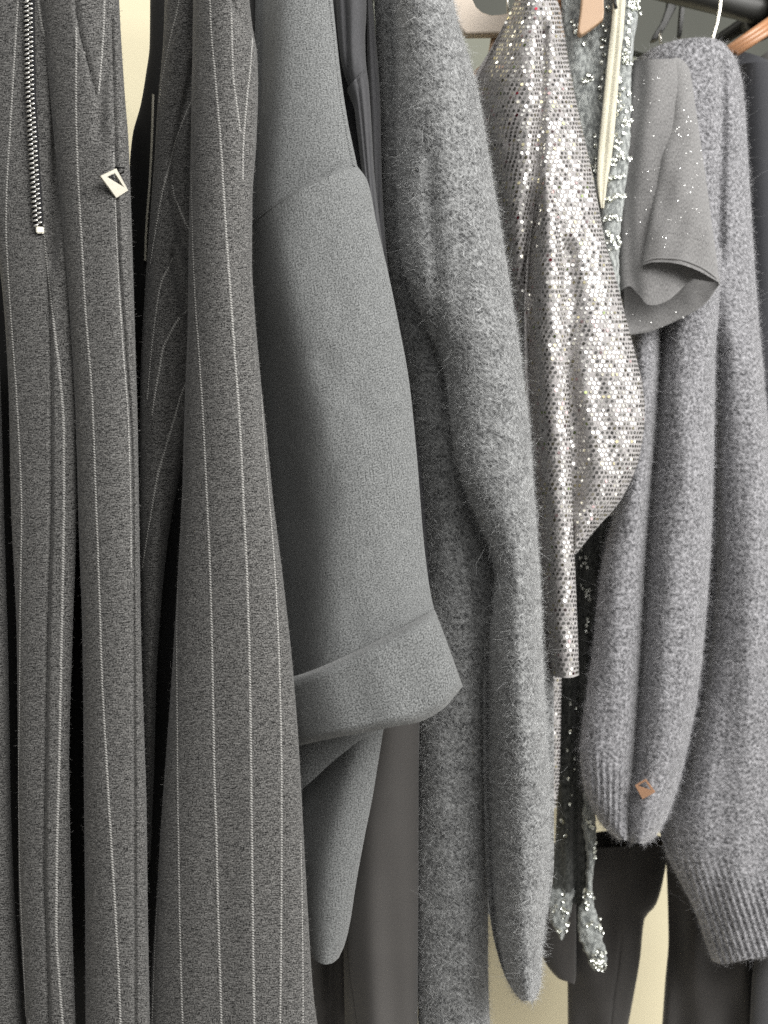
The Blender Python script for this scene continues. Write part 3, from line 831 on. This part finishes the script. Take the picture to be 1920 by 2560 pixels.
def disc_mesh(name, mat, n=8):
    me = bpy.data.meshes.new(name)
    me.from_pydata([(math.cos(2 * math.pi * k / n), math.sin(2 * math.pi * k / n), 0) for k in range(n)], [], [tuple(range(n))])
    me.materials.append(mat)
    return me


sq_me = [disc_mesh('sequin', M[m]) for m in sq_mats]


def sequin_grid(c, sp, r, single, jitter=0.07, skip=0.04, tints=(0.74, 0.15, 0.06, 0.03, 0.004, 0.010)):
    """rows of small mirror discs glued on the cloth; the ones that face the shopper are separate pieces"""
    G, U, V = c.grid, c.U, c.V
    pts = []
    v0, v1 = V[0, 0], V[-1, 0]
    row = 0; v = v0 + sp * 0.6
    while v < v1 - sp * 0.3:
        k = min(len(V) - 2, int(np.searchsorted(V[:, 0], v)) - 1); k = max(0, k)
        f = (v - V[k, 0]) / max(1e-9, V[k + 1, 0] - V[k, 0])
        line = G[k] * (1 - f) + G[k + 1] * f; lu = U[k] * (1 - f) + U[k + 1] * f
        nxt = G[k + 1] - G[k]
        u = math.floor(lu[0] / sp) * sp + (sp / 2 if row % 2 else 0)
        while u < lu[-1]:
            if u > lu[0] + sp * 0.2 and u < lu[-1] - sp * 0.2 and random.random() > skip:
                j = max(0, min(len(lu) - 2, int(np.searchsorted(lu, u)) - 1))
                g = (u - lu[j]) / max(1e-9, lu[j + 1] - lu[j])
                p = Vector(line[j] * (1 - g) + line[j + 1] * g)
                a = Vector(line[j + 1] - line[j]).normalized(); b = Vector(nxt[j])
                n = a.cross(b).normalized()
                d = (p - Vector((0, 0, CAM_Z))).normalized()
                if n.dot(d) > 0: n = -n
                n = (n + Vector(RNG.normal(size=3)) * jitter).normalized()
                a = (a - n * a.dot(n)).normalized()
                pts.append((p + n * 0.0005, a, n.cross(a), n, -n.dot(d)))
            u += sp
        v += sp * 0.87; row += 1
    order = sorted(range(len(pts)), key=lambda i: -pts[i][4])
    big = set(random.sample(order[:len(order) // 2], min(single, len(order) // 2)))
    Vv, Ff, Tt = [], [], []
    for i, (p, a, b, n, w) in enumerate(pts):
        ti = int(RNG.choice(6, p=np.array(tints) / sum(tints))); rr = r * random.uniform(0.92, 1.06)
        if i in big:
            o = bpy.data.objects.new('sequin', sq_me[ti]); COL.objects.link(o); o.parent = c.obj
            o.matrix_local = place(o, p, a, b, n, rr, rr, rr)
            continue
        base = len(Vv)
        for k in range(8):
            w_ = 2 * math.pi * k / 8
            Vv.append(p + (a * math.cos(w_) + b * math.sin(w_)) * rr)
            Tt.append((*sq_cols[ti], 1.0))
        Ff.append(tuple(range(base, base + 8)))
    me = bpy.data.meshes.new('small_sequins')
    me.from_pydata([tuple(v) for v in Vv], [], Ff)
    at = me.color_attributes.new('tint', 'FLOAT_COLOR', 'POINT')
    at.data.foreach_set('color', np.array(Tt, np.float32).ravel())
    o = link('sequin_field', me, M['sequin'], c.obj); o["kind"] = "stuff"
    return len(pts)


sequin_grid(T1, 0.0049, 0.00150, 200, jitter=0.15)
sequin_grid(T2, 0.0048, 0.00150, 100, jitter=0.11)
sequin_grid(T3, 0.0046, 0.0016, 0)

# ================================================================== 7  lace dress with ring sequins
Lc = thing('lace_dress', 'grey green lace dress with cream zip tape and ring sequins behind the sequin top', 'dress', P(1480, 2500, 1.05))
Z1 = cloth('lace_panel', [(-60, 1400, 1575), (60, 1405, 1560), (150, 1408, 1545), (300, 1425, 1530), (450, 1445, 1522), (560, 1470, 1530), (660, 1490, 1540)], 0.951, M['lace'], Lc, bulge=0.012, back=0.04,
           feats=(waves(41, 0.005, 60, 160, 7),))
Z3 = cloth('side_panel', [(-60, 1545, 1600), (30, 1542, 1594), (110, 1538, 1584), (200, 1532, 1578), (350, 1518, 1575), (430, 1508, 1570), (500, 1500, 1560), (580, 1502, 1550), (650, 1510, 1547), (760, 1525, 1552), (860, 1535, 1556)], 0.940, M['lace'], Lc, ragged=0.9, rowpx=7,
           bulge=0.012, back=0.03, feats=(waves(42, 0.002, 40, 80, 6),))
Z2 = cloth('zip_tape', [(-60, 1536, 1566), (60, 1528, 1560), (140, 1519, 1552), (220, 1511, 1545), (320, 1501, 1537), (400, 1494, 1528), (450, 1492, 1519), (490, 1496, 1514), (520, 1502, 1510)], 0.927, M['tape'], Lc,
           bulge=0.0035, back=0.004, power=0.3, feats=(groove([(1551, -60), (1543, 80), (1533, 180), (1520, 300), (1511, 400), (1504, 520)], 4, 0.0018), waves(48, 0.0015, 60, 160)))
pinstripe(Z2, [(1551, -40), (1543, 80), (1533, 180), (1520, 300), (1511, 400), (1504, 480)], width=0.0004, pitch=0.0012, name='zip_coil', mat=M['tape'], slant=0.3, thick=0.0005)
sl = rod('zip_puller', [P(1535, -10, 0.919), P(1538, 10, 0.918), P(1540, 22, 0.919)], 0.0018, M['black_metal'], Z2.obj)
Z4 = cloth('skirt', [(1290, 1405, 1580), (1400, 1405, 1560), (1500, 1400, 1530), (1700, 1398, 1500), (1900, 1396, 1480), (2020, 1392, 1488), (2100, 1388, 1489), (2200, 1380, 1482), (2260, 1376, 1470)], 1.09, M['sheer'], Lc, bulge=0.014, back=0.10,
           feats=(groove([(1450, 1300), (1445, 1700), (1436, 2250)], 10, 0.012), waves(43, 0.004, 40, 300)))
Z5 = cloth('hem_tail', [(1980, 1458, 1478), (2060, 1456, 1490), (2130, 1464, 1489), (2200, 1464, 1481), (2250, 1456, 1483), (2280, 1446, 1488), (2310, 1442, 1500), (2350, 1452, 1506), (2390, 1468, 1515), (2412, 1474, 1513), (2428, 1488, 1500)], 1.07, M['lace'], Lc, bulge=0.008, back=0.01, ragged=1.6, rowpx=6,
           feats=(waves(44, 0.003, 30, 90, 6),))
Z6 = cloth('hem_point', [(2180, 1378, 1440), (2260, 1372, 1432), (2310, 1378, 1420), (2335, 1394, 1412), (2350, 1400, 1406)], 1.075, M['lace'], Lc, ragged=1.6, rowpx=6, bulge=0.006, back=0.02, dD=[(0, 0.03), (0.35, 0.004), (1, 0)], feats=(waves(45, 0.003, 30, 90, 6),))
rn = 10
ring_me = bpy.data.meshes.new('ring_sequin')
ring_me.from_pydata([(math.cos(2 * math.pi * k / rn) * q, math.sin(2 * math.pi * k / rn) * q, z) for q, z in ((1.0, 0.25), (0.62, 0.0), (0.30, 0.05)) for k in range(rn)], [],
                    [(L * rn + k, L * rn + (k + 1) % rn, (L + 1) * rn + (k + 1) % rn, (L + 1) * rn + k) for L in range(2) for k in range(rn)])
ring_me.materials.append(M['ring_sequin'])


def ring(c, px, py, r=0.0021, spread=0.25):
    p, n = drop(c, px, py)
    n = (n + (Vector((0, 0, CAM_Z)) - p).normalized() * 0.5 + Vector(RNG.normal(size=3)) * spread).normalized()
    a = n.orthogonal().normalized()
    o = bpy.data.objects.new('ring_sequin', ring_me); COL.objects.link(o); o.parent = c.obj
    o.matrix_local = place(o, p + n * random.uniform(0.0012, 0.0028), a, n.cross(a), n, r, r, r)


def trail(c, poly, n, jx=5, jy=6, r=0.0021):
    t = np.concatenate([[0], np.cumsum([math.hypot(b[0] - a[0], b[1] - a[1]) for a, b in zip(poly, poly[1:])])])
    for q in np.linspace(0, t[-1], n):
        ring(c, float(np.interp(q, t, [p[0] for p in poly])) + random.gauss(0, jx), float(np.interp(q, t, [p[1] for p in poly])) + random.gauss(0, jy), r * random.uniform(0.85, 1.15))


trail(Z3, [(1585, 0), (1588, 25)], 22, 8, 12)
trail(Z3, [(1572, 40), (1568, 120)], 9, 3, 5)
trail(Z3, [(1562, 135), (1566, 158)], 16, 7, 7)
trail(Z3, [(1552, 195), (1545, 220), (1572, 240)], 8, 4, 4)
trail(Z3, [(1547, 245), (1570, 300), (1562, 320)], 20, 8, 8)
trail(Z3, [(1546, 345), (1544, 370)], 7, 3, 5)
trail(Z3, [(1530, 408), (1552, 388), (1572, 395)], 17, 5, 5)
trail(Z3, [(1522, 450), (1550, 440)], 10, 4, 3)
trail(Z3, [(1516, 505), (1530, 492), (1545, 488), (1556, 490)], 11, 4, 4)
trail(Z3, [(1513, 545), (1545, 545)], 9, 4, 4)
trail(Z3, [(1512, 590), (1535, 600), (1528, 630)], 17, 8, 8)
trail(Z1, [(1440, 60), (1455, 100)], 9, 8, 8)
trail(Z1, [(1500, 20), (1505, 110)], 9, 6, 8)
trail(Z1, [(1455, 205), (1470, 195)], 6, 5, 4, 0.0026)
trail(Z1, [(1508, 140), (1505, 200), (1497, 245)], 6, 3, 5)
trail(Z1, [(1488, 340), (1482, 400), (1484, 440)], 7, 4, 5)
trail(Z4, [(1455, 1375), (1470, 1390), (1462, 1420)], 9, 6, 8)
trail(Z4, [(1465, 1470), (1472, 1495)], 9, 6, 6)
trail(Z4, [(1468, 1545), (1467, 1580)], 4, 2, 3)
trail(Z4, [(1453, 1735), (1425, 1795), (1420, 1900), (1424, 1960), (1412, 2040), (1414, 2100)], 14, 6, 10)
trail(Z6, [(1388, 2280), (1410, 2270), (1420, 2300), (1398, 2325)], 14, 6, 6)
trail(Z6, [(1412, 2218), (1406, 2245)], 4, 3, 4, 0.0026)
trail(Z5, [(1468, 2055), (1478, 2068)], 5, 4, 4)
trail(Z5, [(1484, 2110), (1486, 2140)], 5, 2, 5)
trail(Z5, [(1466, 2230), (1478, 2240), (1470, 2260)], 12, 6, 6)
trail(Z5, [(1470, 2298), (1495, 2310), (1500, 2330)], 10, 5, 5)
trail(Z5, [(1486, 2380), (1510, 2390), (1504, 2415), (1482, 2400)], 26, 7, 8)

# ================================================================== 8  glitter tee
Te = thing('glitter_tshirt', 'warm grey glitter T-shirt with curling short sleeve in front of the purple grey sweater', 't-shirt', P(1680, 1300, 1.05))
E1 = cloth('body', [(1584, 150, 1700, 146), (1576, 200, 1712, 190), (1566, 300, 1730, 290), (1553, 480, 1750, 470), (1546, 600, 1755, 590), (1545, 680, 1752, 650), (1546, 738, 1746, 684)], 0.965, M['jersey'], Te, bulge=0.022, back=0.06, power=0.45,
           bow={0: [0] * 9, 4: [0] * 9, -1: [-6, -16, 12, 44, 50, 46, 32, 14, 0]}, rowpx=8,
           feats=(groove([(1600, 170), (1592, 300), (1572, 480), (1575, 640), (1590, 740)], 16, 0.003, 60), waves(51, 0.002, 90, 300)))
E2 = cloth('sleeve', [(1664, 152, 1692, 143), (1667, 160, 1709, 152), (1668, 185, 1723, 174), (1668, 270, 1738, 262), (1652, 380, 1753, 365), (1636, 480, 1768, 470), (1622, 570, 1781, 570), (1611, 630, 1792, 650), (1605, 664, 1797, 706)], 0.944, M['jersey'], Te,
           bulge=0.015, back=0.008, power=0.38, bow={0: [0] * 9, 6: [0] * 9, -1: [0, -13, -19, -23, -24, -22, -17, -9, 0]}, rowpx=8,
           dD=[(0, 0.022), (0.15, 0.020), (0.45, 0.008), (0.8, 0.0), (1, 0)], feats=(waves(52, 0.0028, 90, 260),))
E3_ = cloth('hem_facing', [(1558, 690, 1780, 655), (1562, 770, 1794, 690), (1566, 836, 1797, 712)], 0.968, M['jersey'], Te, bulge=-0.012, back=0.01, power=0.6, sheet=True,
            bow={0: [0] * 9, -1: [2, 14, 24, 29, 32, 34, 34, 26, 0]}, rowpx=7, feats=(waves(53, 0.0008, 80, 80),))
ribbon(E2, [(1609, 656), (1640, 645), (1690, 647), (1740, 662), (1780, 686), (1793, 699)], 0.0011, 'sleeve_hem', M['jersey'], lift=0.0002, thick=0.0007)
pinstripe(E2, [(1628, 580), (1670, 582), (1720, 592), (1775, 606)], width=0.0004, pitch=0.0021, name='hem_stitch', mat=M['jersey'], slant=1.3)
V_, F_ = [], []
for c, bx, n in ((E1, (1560, 160, 1650, 640), 170), (E2, (1625, 170, 1770, 620), 260), (E3_, (1580, 770, 1760, 820), 14)):
    for _ in range(n):
        p, nn = drop(c, random.uniform(bx[0], bx[2]), random.uniform(bx[1], bx[3]))
        nn = (nn + Vector(RNG.normal(size=3)) * 0.35).normalized(); a = nn.orthogonal().normalized() * 0.00036; b = nn.cross(a)
        o = len(V_); V_ += [p + nn * 0.0006 + a, p + nn * 0.0006 + b, p + nn * 0.0006 - a, p + nn * 0.0006 - b]; F_.append((o, o + 1, o + 2, o + 3))
gme = bpy.data.meshes.new('glitter'); gme.from_pydata([tuple(v) for v in V_], [], F_)
go = link('glitter', gme, M['glitter'], Te); go["kind"] = "stuff"

# ================================================================== 9  purple grey knit sweater
Kn = thing('knit_sweater', 'fuzzy purple grey knit sweater with ribbed hem and copper badge at the right', 'sweater', P(1750, 2600, 1.12))
K3 = cloth('body', [(1576, 160, 1842, 150), (1570, 230, 1858, 220), (1568, 300, 1864, 290), (1570, 450, 1872, 430), (1590, 620, 1884, 620), (1680, 760, 1895, 780), (1770, 880, 1906, 900), (1782, 1050, 1920, 1050), (1786, 1250, 1945, 1250), (1781, 1450, 1970, 1450),
                    (1762, 1650, 1990, 1650), (1722, 1850, 2000, 1850), (1682, 1980, 2000, 1980), (1648, 2062, 2000, 2062), (1662, 2125, 2000, 2120), (1700, 2205, 2000, 2200), (1736, 2275, 2000, 2260), (1757, 2335, 2000, 2320), (1780, 2402, 2000, 2380)],
           1.085, M['boucle'], Kn, bulge=0.050, back=0.08, power=0.5,
           bow={0: [0, -24, -42, -52, -58, -60, -58, -44, 0], 1: [0, -12, -20, -26, -28, -28, -26, -18, 0], 3: [0] * 9, -2: [0] * 9, -1: [0, 12, 10, 6, 4, 2, 0, 0, 0]},
           feats=(groove([(1806, 190), (1806, 330), (1800, 480), (1800, 620)], 14, 0.010, 60), waves(61, 0.005, 160, 700),
                  bend([(1815, 800), (1825, 1100), (1822, 1400), (1795, 1700), (1745, 1920), (1700, 2060)], 14, 0.0006),
                  lambda x, y: 0.0018 * np.sin((x * 0.93 - y * 0.30) / 2.4) * np.clip((y - (2080 + (x - 1650) * 0.3)) / 120, 0, 1) * np.clip((2600 - y) / 100, 0, 1)), colpx=2.2, rowpx=9)
K2 = cloth('sleeve', [(620, 1650, 1805), (760, 1650, 1798), (900, 1646, 1788), (1100, 1634, 1785), (1300, 1616, 1780), (1500, 1603, 1768), (1720, 1590, 1746), (1880, 1578, 1716), (1980, 1568, 1690), (2040, 1562, 1668), (2080, 1566, 1645), (2108, 1578, 1614)],
           1.045, M['boucle'], Kn, bulge=0.050, back=0.05, power=0.5, feats=(waves(62, 0.004, 120, 600), bend([(1690, 700), (1675, 1100), (1650, 1500), (1625, 1900)], 12, 0.0004)))
K1 = cloth('second_sleeve', [(620, 1560, 1660), (760, 1562, 1655), (900, 1572, 1650), (1100, 1572, 1636), (1200, 1555, 1628), (1300, 1530, 1620), (1420, 1503, 1612), (1600, 1484, 1603), (1750, 1464, 1594), (1880, 1450, 1586), (1960, 1458, 1580), (2020, 1480, 1577), (2062, 1506, 1576), (2100, 1545, 1574)],
           1.04, M['boucle'], Kn, bulge=0.042, back=0.05, power=0.5, colpx=2.2, rowpx=9,
           feats=(waves(63, 0.003, 100, 600), lambda x, y: 0.0020 * np.sin((x + (y - 1900) * 0.10 * (x - 1530) / 60) / 2.6) * np.clip((y - 1860 - (x - 1480) * 0.4) / 80, 0, 1)))
torso('sweater_back', 1800, 250, 2020, 1.10, 0.035, 0.24, M['boucle'], Kn)
badge(K2, [(1587, 1963), (1614, 1947), (1638, 1980), (1606, 1998)], [(1594, 1964), (1613, 1953), (1628, 1975)], M['copper'], K2.obj, h=0.002, lift=0.006)
for c, n in ((K3, 70000), (K2, 38000), (K1, 24000)):
    fuzz(c, n, 0.0054, 0.000065, M['boucle_fibre'], lift=0.5)
    fuzz(c, n // 220, 0.018, 0.00006, M['boucle_fibre'], lift=1.0, npt=8, curl=0.35, name='stray_hair')

# ================================================================== 10  garments beyond
Nv = thing('dark_sweatshirt', 'dark charcoal blue sweatshirt at the right edge behind the purple grey sweater', 'sweatshirt', P(1950, 1500, 1.15))
cloth('body', [(1830, 165, 1990, 150), (1836, 240, 2010, 230), (1845, 400, 2020, 400), (1860, 700, 2030, 700), (1880, 1000, 2040, 1000), (1900, 1300, 2050, 1300), (1925, 2000, 2070, 2000)], 1.13, M['navy'], Nv, bulge=0.03, back=0.08,
      bow={0: [0, -2, -4, -4, -4, 0, 6, 10, 10], 1: [0] * 9}, feats=(bend([(1885, 220), (1890, 400), (1895, 700)], 10, 0.0004),))
cloth('collar', [(1825, 125, 1920, 150), (1825, 145, 1925, 170), (1825, 170, 1930, 195)], 1.15, M['navy'], Nv, bulge=0.01, back=0.05, bow={0: [0, -4, -5, -4, 0], -1: [0] * 5})
Gt = thing('grey_cardigan', 'warm grey garment at the top right corner beyond the dark sweatshirt', 'cardigan', P(1980, 1400, 1.2))
cloth('body', [(1885, 155, 1990, 70), (1890, 190, 2010, 130), (1900, 260, 2030, 230), (1910, 500, 2040, 480), (1930, 1500, 2080, 1500)], 1.19, M['taupe'], Gt, bulge=0.02, back=0.06)
Tr = thing('trousers', 'dark brown trousers with two legs hanging below the purple grey sweater', 'trousers', P(1650, 2800, 1.25))
J1 = cloth('leg', [(1412, 2118, 1672, 2112), (1414, 2200, 1662, 2180), (1416, 2260, 1640, 2262), (1417, 2300, 1612, 2296), (1418, 2400, 1600, 2400), (1419, 2480, 1586, 2480), (1420, 2640, 1556, 2640)], 1.21, M['denim'], Tr, bulge=0.030, back=0.06, power=0.45,
           bow={0: [-2, 0, 2, 4, 3, 0, 0, 0, 0], 1: [0] * 9}, feats=(waves(71, 0.014, 90, 300), groove([(1553, 2350), (1545, 2420), (1533, 2500), (1522, 2640)], 3, 0.002)))
J2 = cloth('leg', [(1650, 2060, 1990, 2060), (1664, 2140, 1990, 2140), (1669, 2250, 1990, 2250), (1671, 2350, 1990, 2350), (1663, 2450, 1980, 2450), (1650, 2640, 1970, 2640)], 1.20, M['denim'], Tr, bulge=0.035, back=0.06, power=0.45, feats=(waves(72, 0.018, 110, 400),))
pinstripe(J1, [(1553, 2380), (1546, 2430), (1536, 2500), (1524, 2620)], width=0.0004, name='leg_seam', mat=M['thread'], slant=1.4)
Sk = thing('dark_skirt', 'black brown skirt with rounded hem beside the dark trousers', 'skirt', P(1390, 2600, 1.2))
cloth('panel', [(1335, 2150, 1440, 2150), (1345, 2300, 1440, 2300), (1352, 2380, 1440, 2420), (1375, 2425, 1438, 2452), (1398, 2448, 1436, 2460)], 1.17, M['denim'], Sk, bulge=0.012, back=0.06)
Gy = thing('slate_trouser_leg', 'slate grey trouser leg in the bottom right corner before the dark trousers', 'trousers', P(1930, 2800, 1.2))
cloth('leg', [(2400, 1886, 2000), (2450, 1880, 2000), (2640, 1872, 2000)], 1.15, M['satin'], Gy, bulge=0.02, back=0.05)

# ================================================================== rail and hangers
Rl = thing('clothes_rail', 'black metal clothes rail with a round bracket at the top right', 'rail', RAIL0)
rod('tube', [RAIL0 + RD * a for a in (-1.4, -0.6, 0.0, 0.6)], 0.016, M['black_metal'], Rl, n=24)
br = []
for k in range(33):
    w = 2 * math.pi * k / 32
    br.append(RAIL0 + RD * 0.018 + BK * (math.cos(w) * 0.026) + Vector((0, 0, math.sin(w) * 0.026)))
rod('bracket', br, 0.009, M['black_metal'], Rl, n=12, caps=False)
rod('bracket_arm', [RAIL0 + RD * 0.018, RAIL0 + RD * 0.018 + BK * 0.17, RAIL0 + RD * 0.018 + BK * 0.348], 0.009, M['black_metal'], Rl)

H1 = thing('cream_hanger', 'broad cream plastic hanger behind the top of the sequin top', 'hanger', P(1290, 80, 0.96), 'hangers on the rail')
extrude_outline('frame', [(1120, -80), (1176, -80), (1180, -5), (1190, 15), (1205, 29), (1228, 37), (1255, 35), (1280, 29), (1395, 30), (1432, 28), (1444, 38), (1446, 50), (1438, 66), (1420, 77), (1290, 82), (1165, 84), (1148, 68), (1130, 20)],
                0.965, 0.012, M['cream_plastic'], H1, 0.002)
rod('hook', [P(1270, 40, 0.97), P(1269, 0, 0.97), P(1270, -60, 0.975)], 0.0011, M['hook_wire'], H1)
H2 = thing('tan_hanger', 'tan plastic hanger end with rounded tip in front of the lace dress', 'hanger', P(1480, 90, 0.94), 'hangers on the rail')
extrude_outline('arm', [(1460, -60), (1512, -60), (1510, 0), (1511, 30), (1509, 46), (1490, 62), (1465, 80), (1453, 87), (1447, 82), (1446, 70), (1452, 30)], 0.922, 0.008, M['tan_plastic'], H2, 0.0015)
H3 = thing('copper_hanger', 'copper brown slatted hanger bar touching the shoulder of the sequin top', 'hanger', P(1400, 30, 0.97), 'hangers on the rail')
for k, (a, b) in enumerate((((1368, 30), (1440, -22)), ((1384, 34), (1456, -16)), ((1396, 42), (1475, -8)))):
    rod('bar', [P(*a, 0.955), P((a[0] + b[0]) / 2, (a[1] + b[1]) / 2, 0.962), P(*b, 0.97)], 0.0034, M['copper_wood'], H3, n=10)
H4 = thing('bronze_hanger', 'copper brown hanger bar crossing the top right corner by the rail bracket', 'hanger', P(1840, 130, 1.1), 'hangers on the rail')
for k, (a, b) in enumerate((((1812, 128), (1950, 32)), ((1824, 132), (1962, 38)), ((1838, 134), (1975, 44)))):
    rod('bar', [P(*a, 1.085), P((a[0] + b[0]) / 2, (a[1] + b[1]) / 2, 1.09), P(*b, 1.10)], 0.0040, M['copper_wood'], H4, n=10)
H5 = thing('wooden_hanger', 'small tan hanger end between the mohair sweater and the sequin top', 'hanger', P(1210, 190, 0.95), 'hangers on the rail')
extrude_outline('arm', [(1228, 90), (1262, 88), (1260, 130), (1236, 152), (1204, 196), (1178, 205), (1184, 176), (1205, 160), (1220, 138), (1225, 110)], 0.975, 0.008, M['tan_plastic'], H5, 0.0015)
H6 = thing('wire_hanger', 'bare wire hanger hook rising from the purple grey sweater to the rail', 'hanger', P(1785, 100, 1.1), 'hangers on the rail')
rod('hook', [P(1780, 110, 1.09), P(1783, 90, 1.09), P(1792, 60, 1.09), P(1799, 25, 1.09), P(1802, 0, 1.09), P(1800, -40, 1.09)], 0.0021, M['hook_wire'], H6)
H7 = thing('black_hanger', 'black clip hanger in the shade behind the lace dress', 'hanger', P(1660, 100, 1.2), 'hangers on the rail')
extrude_outline('arm', [(1676, -40), (1702, -40), (1690, 20), (1668, 62), (1650, 92), (1640, 98), (1628, 100), (1636, 82), (1655, 52), (1668, 15)], 1.19, 0.01, M['black_metal'], H7)
extrude_outline('clip', [(1708, -40), (1716, -40), (1712, 30), (1704, 92), (1695, 92), (1700, 30)], 1.18, 0.008, M['black_metal'], H7)
rod('hook', [P(1651, 108, 1.17), P(1651, 90, 1.17), P(1652, 75, 1.17)], 0.0016, M['hook_wire'], H7)
